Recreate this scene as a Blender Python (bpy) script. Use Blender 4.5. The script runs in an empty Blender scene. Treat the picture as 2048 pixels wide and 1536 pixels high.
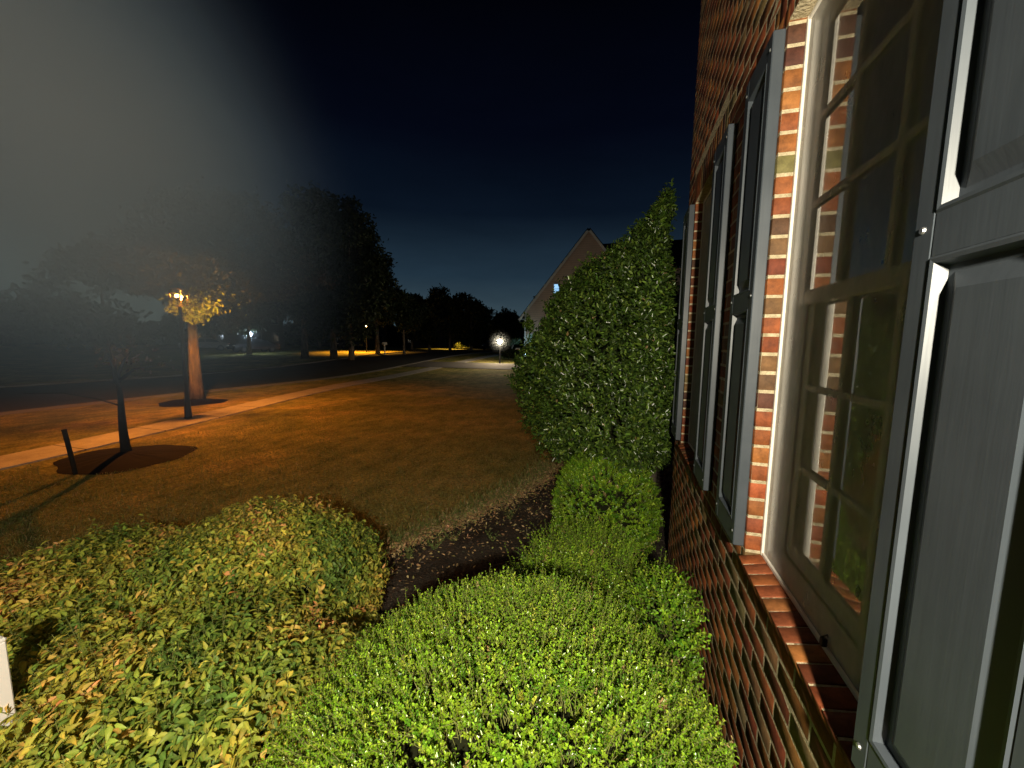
import bpy, bmesh, math, random
import numpy as np
from mathutils import Vector, Matrix
R = math.radians
rng = np.random.default_rng(7)
random.seed(7)
scene = bpy.context.scene
COL = scene.collection
EYE = 2.1

# ------------------------------------------------------------ tagging helpers
def tag(o, label=None, cat=None, group=None, kind=None):
    if label: o['label'] = label
    if cat: o['category'] = cat
    if group: o['group'] = group
    if kind: o['kind'] = kind
    return o
def thing(name, label, cat, loc=(0, 0, 0), rz=0.0, group=None):
    o = bpy.data.objects.new(name, None); COL.objects.link(o)
    o.empty_display_size = .1
    o.location = loc; o.rotation_euler = (0, 0, rz)
    return tag(o, label, cat, group)
def mesh_obj(name, verts, faces, mats, parent=None, fmat=None, smooth=False, col=None):
    me = bpy.data.meshes.new(name)
    me.from_pydata([tuple(map(float, v)) for v in verts], [], [tuple(f) for f in faces])
    if not isinstance(mats, (list, tuple)): mats = [mats]
    for m in mats: me.materials.append(m)
    if fmat is not None: me.polygons.foreach_set('material_index', fmat)
    if smooth: me.polygons.foreach_set('use_smooth', [True] * len(me.polygons))
    me.update()
    o = bpy.data.objects.new(name, me); COL.objects.link(o)
    if parent: o.parent = parent
    return o
def np_mesh(name, V, F, mat, parent=None, vcol=None, smooth=False):
    """V (n,3), F (m,k) all same k"""
    me = bpy.data.meshes.new(name)
    n, m, k = len(V), len(F), F.shape[1]
    me.vertices.add(n); me.vertices.foreach_set('co', V.astype(np.float32).ravel())
    me.loops.add(m * k); me.loops.foreach_set('vertex_index', F.astype(np.int32).ravel())
    me.polygons.add(m)
    me.polygons.foreach_set('loop_start', (np.arange(m) * k).astype(np.int32))
    me.polygons.foreach_set('loop_total', np.full(m, k, np.int32))
    if smooth: me.polygons.foreach_set('use_smooth', np.ones(m, bool))
    me.update(calc_edges=True)
    if vcol is not None:
        a = me.attributes.new('tint', 'FLOAT_COLOR', 'POINT')
        c = np.ones((n, 4), np.float32); c[:, :3] = vcol
        a.data.foreach_set('color', c.ravel())
    me.materials.append(mat)
    o = bpy.data.objects.new(name, me); COL.objects.link(o)
    if parent: o.parent = parent
    return o

class MB:
    """collects bevelled boxes, tubes and prisms into one mesh"""
    def __init__(s): s.v = []; s.f = []; s.m = []
    def add(s, vs, fs, mi=0):
        b = len(s.v); s.v += [tuple(v) for v in vs]; s.f += [tuple(i + b for i in f) for f in fs]; s.m += [mi] * len(fs)
    def box(s, a, b, bev=0.0, mi=0, rot=None, org=None):
        x0, y0, z0 = [min(a[i], b[i]) for i in range(3)]; x1, y1, z1 = [max(a[i], b[i]) for i in range(3)]
        if bev <= 0:
            vs = [(x0,y0,z0),(x1,y0,z0),(x1,y1,z0),(x0,y1,z0),(x0,y0,z1),(x1,y0,z1),(x1,y1,z1),(x0,y1,z1)]
            fs = [(0,3,2,1),(4,5,6,7),(0,1,5,4),(1,2,6,5),(2,3,7,6),(3,0,4,7)]
        else:
            bev = min(bev, (x1-x0)*.45, (y1-y0)*.45, (z1-z0)*.45)
            V, F = BEV
            c = np.array([(x0+x1)/2, (y0+y1)/2, (z0+z1)/2]); h = np.array([(x1-x0)/2, (y1-y0)/2, (z1-z0)/2])
            vs = [tuple(c + sg * (h - bev * (1 - ax))) for sg, ax in V]
            fs = F
        if rot is not None:
            org = Vector(org or ((x0+x1)/2, (y0+y1)/2, (z0+z1)/2))
            vs = [tuple(org + rot @ (Vector(v) - org)) for v in vs]
        s.add(vs, fs, mi); return s
    def tube(s, pts, rad, n=10, mi=0, cap=True):
        if not isinstance(rad, (list, tuple)): rad = [rad] * len(pts)
        pts = [Vector(p) for p in pts]; rings = []
        for i, p in enumerate(pts):
            d = (pts[min(i+1, len(pts)-1)] - pts[max(i-1, 0)]).normalized()
            a = d.cross(Vector((0.13, 0.99, 0.05))); 
            if a.length < .2: a = d.cross(Vector((1, 0, 0)))
            a.normalize(); b = d.cross(a)
            rings.append([tuple(p + (a*math.cos(2*math.pi*k/n) + b*math.sin(2*math.pi*k/n))*rad[i]) for k in range(n)])
        vs = [v for r in rings for v in r]; fs = []
        for i in range(len(rings)-1):
            for k in range(n):
                fs.append((i*n+k, i*n+(k+1) % n, (i+1)*n+(k+1) % n, (i+1)*n+k))
        if cap: fs.append(tuple(range(n-1, -1, -1))); fs.append(tuple((len(rings)-1)*n+k for k in range(n)))
        s.add(vs, fs, mi); return s
    def build(s, name, mats, parent=None, smooth=False):
        return mesh_obj(name, s.v, s.f, mats, parent, s.m, smooth)
def _bev_template():
    V = []; idx = {}
    for sx in (-1, 1):
        for sy in (-1, 1):
            for sz in (-1, 1):
                for a in range(3):
                    ax = np.zeros(3); ax[a] = 1
                    idx[(sx, sy, sz, a)] = len(V); V.append((np.array([sx, sy, sz], float), ax))
    F = []
    for a in range(3):
        b, c = (a+1) % 3, (a+2) % 3
        for s_ in (-1, 1):
            q = []
            for (u, w) in ((-1,-1),(1,-1),(1,1),(-1,1)):
                k = [0,0,0]; k[a] = s_; k[b] = u; k[c] = w; q.append(idx[(k[0],k[1],k[2],a)])
            F.append(tuple(q if s_ > 0 else q[::-1]))
        for u in (-1, 1):
            for w in (-1, 1):     # edge along axis a at b=u, c=w
                k0 = [0,0,0]; k0[a] = -1; k0[b] = u; k0[c] = w; k1 = list(k0); k1[a] = 1
                q = [idx[(*k0, b)], idx[(*k1, b)], idx[(*k1, c)], idx[(*k0, c)]]
                F.append(tuple(q if u*w < 0 else q[::-1]) )
    for sx in (-1, 1):
        for sy in (-1, 1):
            for sz in (-1, 1):
                q = [idx[(sx,sy,sz,0)], idx[(sx,sy,sz,1)], idx[(sx,sy,sz,2)]]
                F.append(tuple(q if sx*sy*sz > 0 else q[::-1]))
    return V, F
BEV = _bev_template()

# ------------------------------------------------------------ materials
def mat(name, base=(.5,.5,.5), rough=.6, spec=.5, metal=0.0, build=None):
    m = bpy.data.materials.new(name); m.use_nodes = True
    nt = m.node_tree; b = nt.nodes['Principled BSDF']
    b.inputs['Base Color'].default_value = (*base, 1); b.inputs['Roughness'].default_value = rough
    b.inputs['Specular IOR Level'].default_value = spec; b.inputs['Metallic'].default_value = metal
    if build: build(nt, b)
    return m
def N(nt, t, **k):
    n = nt.nodes.new(t)
    for a, v in k.items():
        if a in n.inputs.keys() if hasattr(n.inputs, 'keys') else False: n.inputs[a].default_value = v
        else: setattr(n, a, v)
    return n
def noise(nt, scale, detail=4, rough=.55, coord='Object', dist=0, stretch=None):
    tc = nt.nodes.new('ShaderNodeTexCoord'); n = nt.nodes.new('ShaderNodeTexNoise')
    n.inputs['Scale'].default_value = scale; n.inputs['Detail'].default_value = detail; n.inputs['Roughness'].default_value = rough
    n.inputs['Distortion'].default_value = dist
    if stretch:
        mp = nt.nodes.new('ShaderNodeMapping'); mp.inputs['Scale'].default_value = stretch
        nt.links.new(tc.outputs[coord], mp.inputs[0]); nt.links.new(mp.outputs[0], n.inputs['Vector'])
    else: nt.links.new(tc.outputs[coord], n.inputs['Vector'])
    return n.outputs['Fac']
def ramp(nt, fac, stops):
    r = nt.nodes.new('ShaderNodeValToRGB'); nt.links.new(fac, r.inputs[0])
    e = r.color_ramp.elements
    while len(e) > 1: e.remove(e[-1])
    e[0].position = stops[0][0]; e[0].color = (*stops[0][1], 1)
    for p, c in stops[1:]:
        k = e.new(p); k.color = (*c, 1)
    return r.outputs[0]
def mix(nt, fac, a, b, mode='MIX'):
    n = nt.nodes.new('ShaderNodeMix'); n.data_type = 'RGBA'; n.blend_type = mode
    for s_, v in ((0, fac), (6, a), (7, b)):
        if isinstance(v, (int, float)): n.inputs[s_].default_value = v
        elif isinstance(v, tuple): n.inputs[s_].default_value = (*v, 1)
        else: nt.links.new(v, n.inputs[s_])
    return n.outputs[2]
def bump(nt, b, h, strength=.4, dist=.01):
    n = nt.nodes.new('ShaderNodeBump'); n.inputs['Strength'].default_value = strength; n.inputs['Distance'].default_value = dist
    nt.links.new(h, n.inputs['Height']); nt.links.new(n.outputs[0], b.inputs['Normal'])
def setc(nt, b, c): nt.links.new(c, b.inputs['Base Color'])

def _grass(nt, b):
    big = ramp(nt, noise(nt, .7, 5), [(.35, (.22,.24,.08)), (.52, (.32,.31,.10)), (.68, (.46,.38,.15))])
    fine = ramp(nt, noise(nt, 22, 6, .7), [(.28, (.22,.22,.22)), (.72, (1.6,1.55,1.5))])
    mid = ramp(nt, noise(nt, 3.2, 6, .75, stretch=(1,.55,1)), [(.3, (.35,.40,.35)), (.7, (1.5,1.36,1.25))])
    setc(nt, b, mix(nt, 1.0, mix(nt, 1.0, big, fine, 'MULTIPLY'), mid, 'MULTIPLY'))
    bump(nt, b, noise(nt, 35, 6, .75), 1.0, .04)
M_lawn = mat('lawn', rough=.95, spec=.1, build=_grass)
def _conc(nt, b):
    setc(nt, b, mix(nt, 1.0, ramp(nt, noise(nt, 3, 6, .65), [(.3,(.34,.31,.27)),(.7,(.50,.46,.40))]), ramp(nt, noise(nt, 60, 3), [(.3,(.8,.8,.8)),(.7,(1.1,1.1,1.1))]), 'MULTIPLY'))
    tc = nt.nodes.new('ShaderNodeTexCoord'); sp = nt.nodes.new('ShaderNodeSeparateXYZ'); nt.links.new(tc.outputs['Object'], sp.inputs[0])
    m1 = nt.nodes.new('ShaderNodeMath'); m1.operation = 'MULTIPLY'; m1.inputs[1].default_value = 1/1.5; nt.links.new(sp.outputs['Y'], m1.inputs[0])
    m2 = nt.nodes.new('ShaderNodeMath'); m2.operation = 'FRACT'; nt.links.new(m1.outputs[0], m2.inputs[0])
    src = b.inputs['Base Color'].links[0].from_socket
    setc(nt, b, mix(nt, 1.0, src, ramp(nt, m2.outputs[0], [(0,(.3,.3,.3)),(.018,(.35,.35,.35)),(.026,(1,1,1))]), 'MULTIPLY'))
    bump(nt, b, noise(nt, 80, 4), .3, .005)
M_conc = mat('concrete', rough=.9, spec=.2, build=_conc)
def _asph(nt, b):
    setc(nt, b, ramp(nt, noise(nt, 1.2, 6, .7), [(.3,(.035,.035,.036)),(.7,(.062,.06,.058))])); bump(nt, b, noise(nt, 120, 3), .4, .004)
M_asph = mat('asphalt', rough=.85, spec=.3, build=_asph)
def _mulch(nt, b):
    setc(nt, b, mix(nt, 1.0, ramp(nt, noise(nt, 45, 6, .75, stretch=(1,2.2,1)), [(.3,(.028,.023,.018)),(.55,(.085,.068,.052)),(.75,(.19,.155,.115))]), ramp(nt, noise(nt, 2.5, 4), [(.3,(.5,.5,.5)),(.7,(1.3,1.3,1.3))]), 'MULTIPLY'))
    bump(nt, b, noise(nt, 38, 6, .75), 1.0, .03)
M_mulch = mat('bark_mulch', rough=.95, spec=.15, build=_mulch)
def tinted(name, rough, spec, nz=0.0, bs=0, bstr=.3, transl=0.0):
    def f(nt, b):
        a = nt.nodes.new('ShaderNodeAttribute'); a.attribute_name = 'tint'; c = a.outputs['Color']
        if nz: c = mix(nt, 1.0, c, ramp(nt, noise(nt, nz, 5, .7), [(.25,(.38,.36,.34)),(.75,(1.45,1.42,1.38))]), 'MULTIPLY')
        setc(nt, b, c)
        if bs: bump(nt, b, noise(nt, bs, 5, .7), bstr, .004)
        if transl:
            t = nt.nodes.new('ShaderNodeBsdfTranslucent'); nt.links.new(c, t.inputs[0])
            ms = nt.nodes.new('ShaderNodeMixShader'); ms.inputs[0].default_value = transl
            out = nt.nodes['Material Output']
            nt.links.new(b.outputs[0], ms.inputs[1]); nt.links.new(t.outputs[0], ms.inputs[2]); nt.links.new(ms.outputs[0], out.inputs[0])
    return mat(name, rough=rough, spec=spec, build=f)
M_brick = tinted('brick', .72, .3, nz=28, bs=90, bstr=.25)
M_leaf = tinted('glossy_leaf', .27, .6, transl=.18)
M_leafm = tinted('matte_leaf', .55, .35, transl=.25)
M_blade = tinted('grass_blade', .7, .2, transl=.2)
M_litter = tinted('leaf_litter', .85, .2)
def _mort(nt, b):
    setc(nt, b, ramp(nt, noise(nt, 40, 5, .7), [(.3,(.36,.30,.18)),(.7,(.74,.63,.42))])); bump(nt, b, noise(nt, 110, 5), 1.0, .012)
M_mortar = mat('mortar', rough=.9, spec=.2, build=_mort)
def _shut(nt, b):
    g = noise(nt, 60, 4, .6, stretch=(1, 1, .06))
    c = ramp(nt, noise(nt, 5, 4), [(.3,(.050,.061,.074)),(.7,(.064,.077,.092))])
    setc(nt, b, mix(nt, 1.0, c, ramp(nt, g, [(.3,(.95,.95,.95)),(.7,(1.05,1.05,1.05))]), 'MULTIPLY')); bump(nt, b, g, .22, .0012)
    rr = nt.nodes.new('ShaderNodeMapRange'); rr.inputs['To Min'].default_value = .28; rr.inputs['To Max'].default_value = .52; nt.links.new(noise(nt, 9, 6, .7), rr.inputs['Value']); nt.links.new(rr.outputs[0], b.inputs['Roughness'])
M_shut = mat('slate_grey_shutter_paint', rough=.36, spec=.5, build=_shut)
M_steel = mat('galvanised_screw', (.55,.57,.6), .35, .5, .9)
def _white(nt, b):
    setc(nt, b, ramp(nt, noise(nt, 6, 5), [(.3,(.74,.70,.62)),(.7,(.84,.80,.72))])); bump(nt, b, noise(nt, 90, 3), .1, .001)
M_white = mat('white_vinyl', rough=.45, spec=.4, build=_white)
M_munt = mat('greige_muntin', (.80,.76,.68), .5, .3)
M_paint = mat('white_post_paint', (.78,.76,.73), .5, .4)
M_dark = mat('dark_interior', (.035,.03,.025), .8, .3)
M_curt = mat('dark_blind', (.09,.075,.06), .9, .2)
def _glass(nt, b):
    out = nt.nodes['Material Output']; nt.nodes.remove(b)
    tr = nt.nodes.new('ShaderNodeBsdfTransparent'); tr.inputs[0].default_value = (.8,.82,.8,1)
    gl = nt.nodes.new('ShaderNodeBsdfGlossy'); gl.inputs['Roughness'].default_value = .02
    fr = nt.nodes.new('ShaderNodeFresnel'); fr.inputs[0].default_value = 1.52
    n = noise(nt, 3, 3); bm = nt.nodes.new('ShaderNodeBump'); bm.inputs['Strength'].default_value = .05; bm.inputs['Distance'].default_value = .02
    nt.links.new(n, bm.inputs['Height']); nt.links.new(bm.outputs[0], gl.inputs['Normal'])
    ms = nt.nodes.new('ShaderNodeMixShader'); nt.links.new(fr.outputs[0], ms.inputs[0]); nt.links.new(tr.outputs[0], ms.inputs[1]); nt.links.new(gl.outputs[0], ms.inputs[2])
    nt.links.new(ms.outputs[0], out.inputs[0])
M_glass = mat('window_glass', build=_glass)
def _screen(nt, b):
    out = nt.nodes['Material Output']
    b.inputs['Base Color'].default_value = (.46,.46,.44,1); b.inputs['Roughness'].default_value = .5; b.inputs['Specular IOR Level'].default_value = .25
    tr = nt.nodes.new('ShaderNodeBsdfTransparent'); ms = nt.nodes.new('ShaderNodeMixShader')
    w = ramp(nt, noise(nt, 14, 5, .7, stretch=(1,1,.5)), [(.25,(.36,.36,.36)),(.8,(.58,.58,.58))])
    nt.links.new(w, ms.inputs[0]); nt.links.new(tr.outputs[0], ms.inputs[1]); nt.links.new(b.outputs[0], ms.inputs[2]); nt.links.new(ms.outputs[0], out.inputs[0])
M_screen = mat('insect_mesh', build=_screen)
def _bark(nt, b):
    n = noise(nt, 9, 6, .75, stretch=(1,1,.22))
    setc(nt, b, ramp(nt, n, [(.35,(.05,.04,.03)),(.62,(.27,.22,.17))])); bump(nt, b, n, 1.0, .12)
M_bark = mat('tree_bark', rough=.9, spec=.2, build=_bark)
M_shadebark = mat('shaded_bark', (.022,.018,.014), .9, .1)  # bark with the shade of an unlit silhouette put into the colour
M_twig = mat('twig', (.22,.24,.07), .7, .3)
M_mulchd = mat('dark_shaded_mulch', (.009,.006,.005), .95, .1)  # ring mulch, near black with shadow put into the colour
M_core = mat('shrub_shade', (.012,.014,.006), .95, .05)  # near black: the shade inside the shrubs put into the colour
M_black = mat('black_iron', (.012,.012,.013), .45, .5)
def emis(name, c, s):
    def f(nt, b):
        b.inputs['Emission Color'].default_value = (*c, 1); b.inputs['Emission Strength'].default_value = s
        b.inputs['Base Color'].default_value = (.8,.8,.8,1)
    return mat(name, build=f)
M_bulb = emis('warm_bulb', (1,.58,.22), 26)
M_bulb2 = emis('yellow_white_bulb', (1,.86,.55), 60)
M_bulb3 = emis('blue_white_bulb', (.55,.75,1), 60)
def _siding(nt, b):
    tc = nt.nodes.new('ShaderNodeTexCoord'); sp = nt.nodes.new('ShaderNodeSeparateXYZ'); nt.links.new(tc.outputs['Object'], sp.inputs[0])
    m1 = nt.nodes.new('ShaderNodeMath'); m1.operation = 'MULTIPLY'; m1.inputs[1].default_value = 1/.2; nt.links.new(sp.outputs['Z'], m1.inputs[0])
    m2 = nt.nodes.new('ShaderNodeMath'); m2.operation = 'FRACT'; nt.links.new(m1.outputs[0], m2.inputs[0])
    setc(nt, b, mix(nt, 1.0, ramp(nt, m2.outputs[0], [(0,(.45,.45,.45)),(.12,(1,1,1)),(1,(.9,.9,.9))]), ramp(nt, noise(nt, .8, 4), [(.3,(.60,.45,.36)),(.7,(.72,.55,.44))]), 'MULTIPLY'))
M_siding = mat('tan_lap_siding', rough=.75, spec=.2, build=_siding)
def _shingle(nt, b):
    setc(nt, b, ramp(nt, noise(nt, 14, 4, stretch=(1,1,4)), [(.3,(.012,.012,.014)),(.7,(.03,.03,.034))]))
M_shingle = mat('roof_shingle', rough=.95, spec=.02, build=_shingle)
M_green = mat('pale_green_door', (.35,.5,.36), .5, .3)
M_litwin = emis('lit_window_glass', (.30,.62,1.0), 1.1)
M_carp = mat('dark_car_paint', (.02,.022,.028), .25, .6)
M_carw = mat('pale_car_paint', (.12,.125,.14), .3, .6)
M_tyre = mat('tyre_rubber', (.015,.015,.015), .85, .2)
M_rim = mat('wheel_rim', (.10,.10,.105), .45, .5, .6)
M_cglass = mat('car_glass', (.02,.025,.03), .08, .6)
M_red = emis('red_reflector', (1,.12,.06), .25)
M_signr = mat('sign_red', (.6,.06,.04), .5, .3)
M_lampg = mat('lamp_lens', (.7,.7,.65), .2, .5)

# ------------------------------------------------------------ terrain height
def g(x, y):
    t = min(max((y - 16) / 24, 0), 1)
    return .8 * t * t * (3 - 2 * t)
def ground_sheet():
    ys = [-300,-120,-50,-20,-8] + list(np.arange(-4, 60, 1.0)) + [62,70,85,110,150,220,320,450]
    xs = [-450,-300,-200,-140,-100,-80] + list(np.arange(-66, 30, 3.0)) + [40,60,90,140,220,350]
    V = [(x, y, g(x, y)) for y in ys for x in xs]; nx = len(xs)
    F = [(j*nx+i, j*nx+i+1, (j+1)*nx+i+1, (j+1)*nx+i) for j in range(len(ys)-1) for i in range(nx-1)]
    o = mesh_obj('lawn_ground', V, F, M_lawn, smooth=True)
    tag(o, kind='structure')
ground_sheet()
def interp(path, y):
    for (x0, y0), (x1, y1) in zip(path, path[1:]):
        if y0 <= y <= y1:
            return x0 + (x1-x0)*(y-y0)/(y1-y0)
    return path[-1][0] if y > path[-1][1] else path[0][0]
def smooth_path(path, y0, y1, st=1.0):
    ys = np.arange(y0, y1+.01, st)
    raw = np.array([interp(path, y) for y in ys])
    k = np.ones(5)/5; pad = np.concatenate([[raw[0]]*2, raw, [raw[-1]]*2]); sm = np.convolve(pad, k, 'valid')
    return list(zip(sm, ys))
def strip(name, path, w, z, mat_, thick=0.0):
    V = []; F = []
    n = len(path)
    for i, (x, y) in enumerate(path):
        xa, ya = path[max(i-1, 0)]; xb, yb = path[min(i+1, n-1)]
        d = math.hypot(xb-xa, yb-ya); nx, ny = (yb-ya)/d, -(xb-xa)/d
        for s_ in (-.5, .5):
            px, py = x + nx*w*s_, y + ny*w*s_
            V.append((px, py, g(px, py) + z)); V.append((px, py, g(px, py) + z - max(thick, .02)))
    for i in range(n-1):
        a = i*4; b = a+4
        F += [(a, a+2, b+2, b), (a+1, a, b, b+1), (a+2, a+3, b+3, b+2)]
    o = mesh_obj(name, V, F, mat_)
    return tag(o, kind='structure')
walk = smooth_path([(-8.6,-12),(-9.2,0),(-9.75,3.6),(-10.2,6),(-11.9,12),(-12.6,15.5),(-12.7,22),(-12.4,31),(-12.4,70)], -12, 66)
kerb = smooth_path([(-15.4,-12),(-15.6,0),(-15.8,9.5),(-15.1,14.6),(-15.3,22),(-15.6,31),(-15.6,70)], -12, 66)
strip('sidewalk', walk, .92, .025, M_conc, .1)
M_kerb = mat('dark_kerb', (.13,.12,.11), .9, .2)  # plain darker grey that lowers the contrast of the kerb line
strip('kerb', kerb, .16, .08, M_kerb, .2)
strip('kerb', [(x-8.2, y) for x, y in kerb], .16, .08, M_kerb, .2)
strip('road', [(x-4.1, y) for x, y in kerb], 8.0, .004, M_asph)
# neighbour's driveway from the road to the garage
dv = []
for i in range(25):
    x = -15.4 + i*.45; dv.append((x, 26.4 + .02*i))
V = []; F = []
for i, (x, y) in enumerate(dv):
    for yy in (y-1.9, y+1.9): V.append((x, yy, g(x, yy)+.03))
for i in range(len(dv)-1): F.append((i*2, i*2+2, i*2+3, i*2+1))
tag(mesh_obj('driveway', V, F, M_kerb), kind='structure')

# ------------------------------------------------------------ planting bed along the wall
bed_edge = [(-4.2,-.6),(-3.9,.6),(-3.4,1.6),(-2.75,2.5),(-2.2,3.15),(-1.75,4.0),(-1.35,4.9),(-1.1,5.7),(-1.0,6.4),(-.75,7.0),(-.2,7.4),(.6,7.5)]
def bed_x(y):
    for (x0, y0), (x1, y1) in zip(bed_edge, bed_edge[1:]):
        if y0 <= y <= y1: return x0 + (x1-x0)*(y-y0)/max(y1-y0, 1e-6)
    return .6
def hash2(x, y): 
    return (math.sin(x*12.9898+y*78.233)*43758.5453) % 1
V = []; F = []; nxs = 40; yl = list(np.arange(-.6, 7.5, .1))
for y in yl:
    xa = bed_x(y) + .05*math.sin(y*5.1) + .035*math.sin(y*13.7) + .05*(hash2(y, 3.3)-.5); xb = .9
    for i in range(nxs):
        t = i/(nxs-1); x = xa + (xb-xa)*t
        h = .006 + .05*min(t*8, 1) * (.5+.5*math.sin(x*3.1+y*1.7)) + (.018*(hash2(x, y)-.5) if i else 0)
        V.append((x, y, h))
for j in range(len(yl)-1):
    for i in range(nxs-1):
        a = j*nxs+i; F.append((a, a+1, a+nxs+1, a+nxs))
tag(mesh_obj('mulch_bed', V, F, M_mulch), kind='structure')

# ------------------------------------------------------------ leaf engine
def unit(v): return v / np.maximum(np.linalg.norm(v, axis=-1, keepdims=True), 1e-9)
HEX = np.array([(0,0,0),(.30,.46,.10),(.72,.36,.06),(1,0,-.06),(.72,-.36,.06),(.30,-.46,.10)])
HEXF = np.array([(0,3,2,1),(0,5,4,3)])
LONG = np.array([(0,0,0),(.33,0,.02),(.68,0,-.03),(1,0,-.18),(.12,.26,.06),(.36,.50,.11),(.70,.32,.04),(.98,.03,-.17),(.12,-.26,.06),(.36,-.50,.11),(.70,-.32,.04),(.98,-.03,-.17)])
LONGF = np.array([(0,1,5,4),(1,2,6,5),(2,3,7,6),(0,8,9,1),(1,9,10,2),(2,10,11,3)])
POINT = np.array([(0,0,0),(.28,.5,.10),(.62,.30,.03),(1,0,-.16),(.62,-.30,.03),(.28,-.5,.10)])
def leaves(P, D, U, L, W, C, tmpl=HEX):
    """P base, D axis, U up hint, L,W sizes, C colour -> V,F,col"""
    D = unit(D); S = unit(np.cross(U, D)); Nn = np.cross(D, S)
    n, k = len(P), len(tmpl)
    V = P[:,None,:] + D[:,None,:]*(tmpl[None,:,0:1]*L[:,None,None]) + S[:,None,:]*(tmpl[None,:,1:2]*W[:,None,None]) + Nn[:,None,:]*(tmpl[None,:,2:3]*L[:,None,None])
    F = ((LONGF if tmpl is LONG else HEXF)[None] + (np.arange(n)*k)[:,None,None]).reshape(-1, 4)
    if tmpl is LONG:      # every leaf arches and twists a little differently, tips warmer than bases
        q = rng.normal(0, .10, n)[:,None,None]; V += Nn[:,None,:]*(tmpl[None,:,0:1]**2*L[:,None,None])*q*2.2
        tw = rng.normal(0, .35, n)[:,None,None]; V += Nn[:,None,:]*(tmpl[None,:,0:1]*tmpl[None,:,1:2]*W[:,None,None])*tw*2
        cc = np.repeat(C[:,None,:], k, axis=1); t_ = tmpl[None,:,0:1]*np.clip(rng.normal(.35,.35,n),0,1)[:,None,None]
        cc = cc*(1-t_) + t_*cc*np.array([1.45,.95,.8])
        mid = (np.abs(tmpl[:,1]) < 1e-6)[None,:,None]; cc = np.where(mid, cc*1.18+.01, cc*.92)
        return V.reshape(-1, 3), F, cc.reshape(-1, 3)
    return V.reshape(-1, 3), F, np.repeat(C, k, axis=0)
def stems(P, D, L, r):
    """thin three-sided stems"""
    D = unit(D); A = unit(np.cross(D, rng.normal(size=D.shape))); B = np.cross(D, A)
    n = len(P); V = np.zeros((n, 6, 3))
    for k in range(3):
        o = (A*math.cos(2.094*k) + B*math.sin(2.094*k))
        V[:,k] = P + o*r; V[:,k+3] = P + D*L[:,None] + o*r*.5
    q = np.array([(0,1,4,3),(1,2,5,4),(2,0,3,5)])
    return V.reshape(-1, 3), (q[None] + (np.arange(n)*6)[:,None,None]).reshape(-1, 4)
def pick(pal, w, n, var=.18):
    pal = np.array(pal); w = np.array(w, float); w /= w.sum()
    c = pal[rng.choice(len(pal), n, p=w)]
    return np.clip(c * (1 + rng.normal(0, var, (n, 1))) * (1 + rng.normal(0, .06, (n, 3))), .002, 1)
def lumps(Nn, seed, amp, freq=3.0):
    r = np.random.default_rng(seed); s = np.zeros(len(Nn))
    for _ in range(7):
        k = r.normal(size=3)*freq; s += np.sin(Nn @ k + r.uniform(0, 6.28))
    return 1 + amp*s/2.6
def clip_wall(P, xm=.47, ym=3.66): return ~((P[:,0] > xm) & (P[:,1] < ym))
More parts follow.
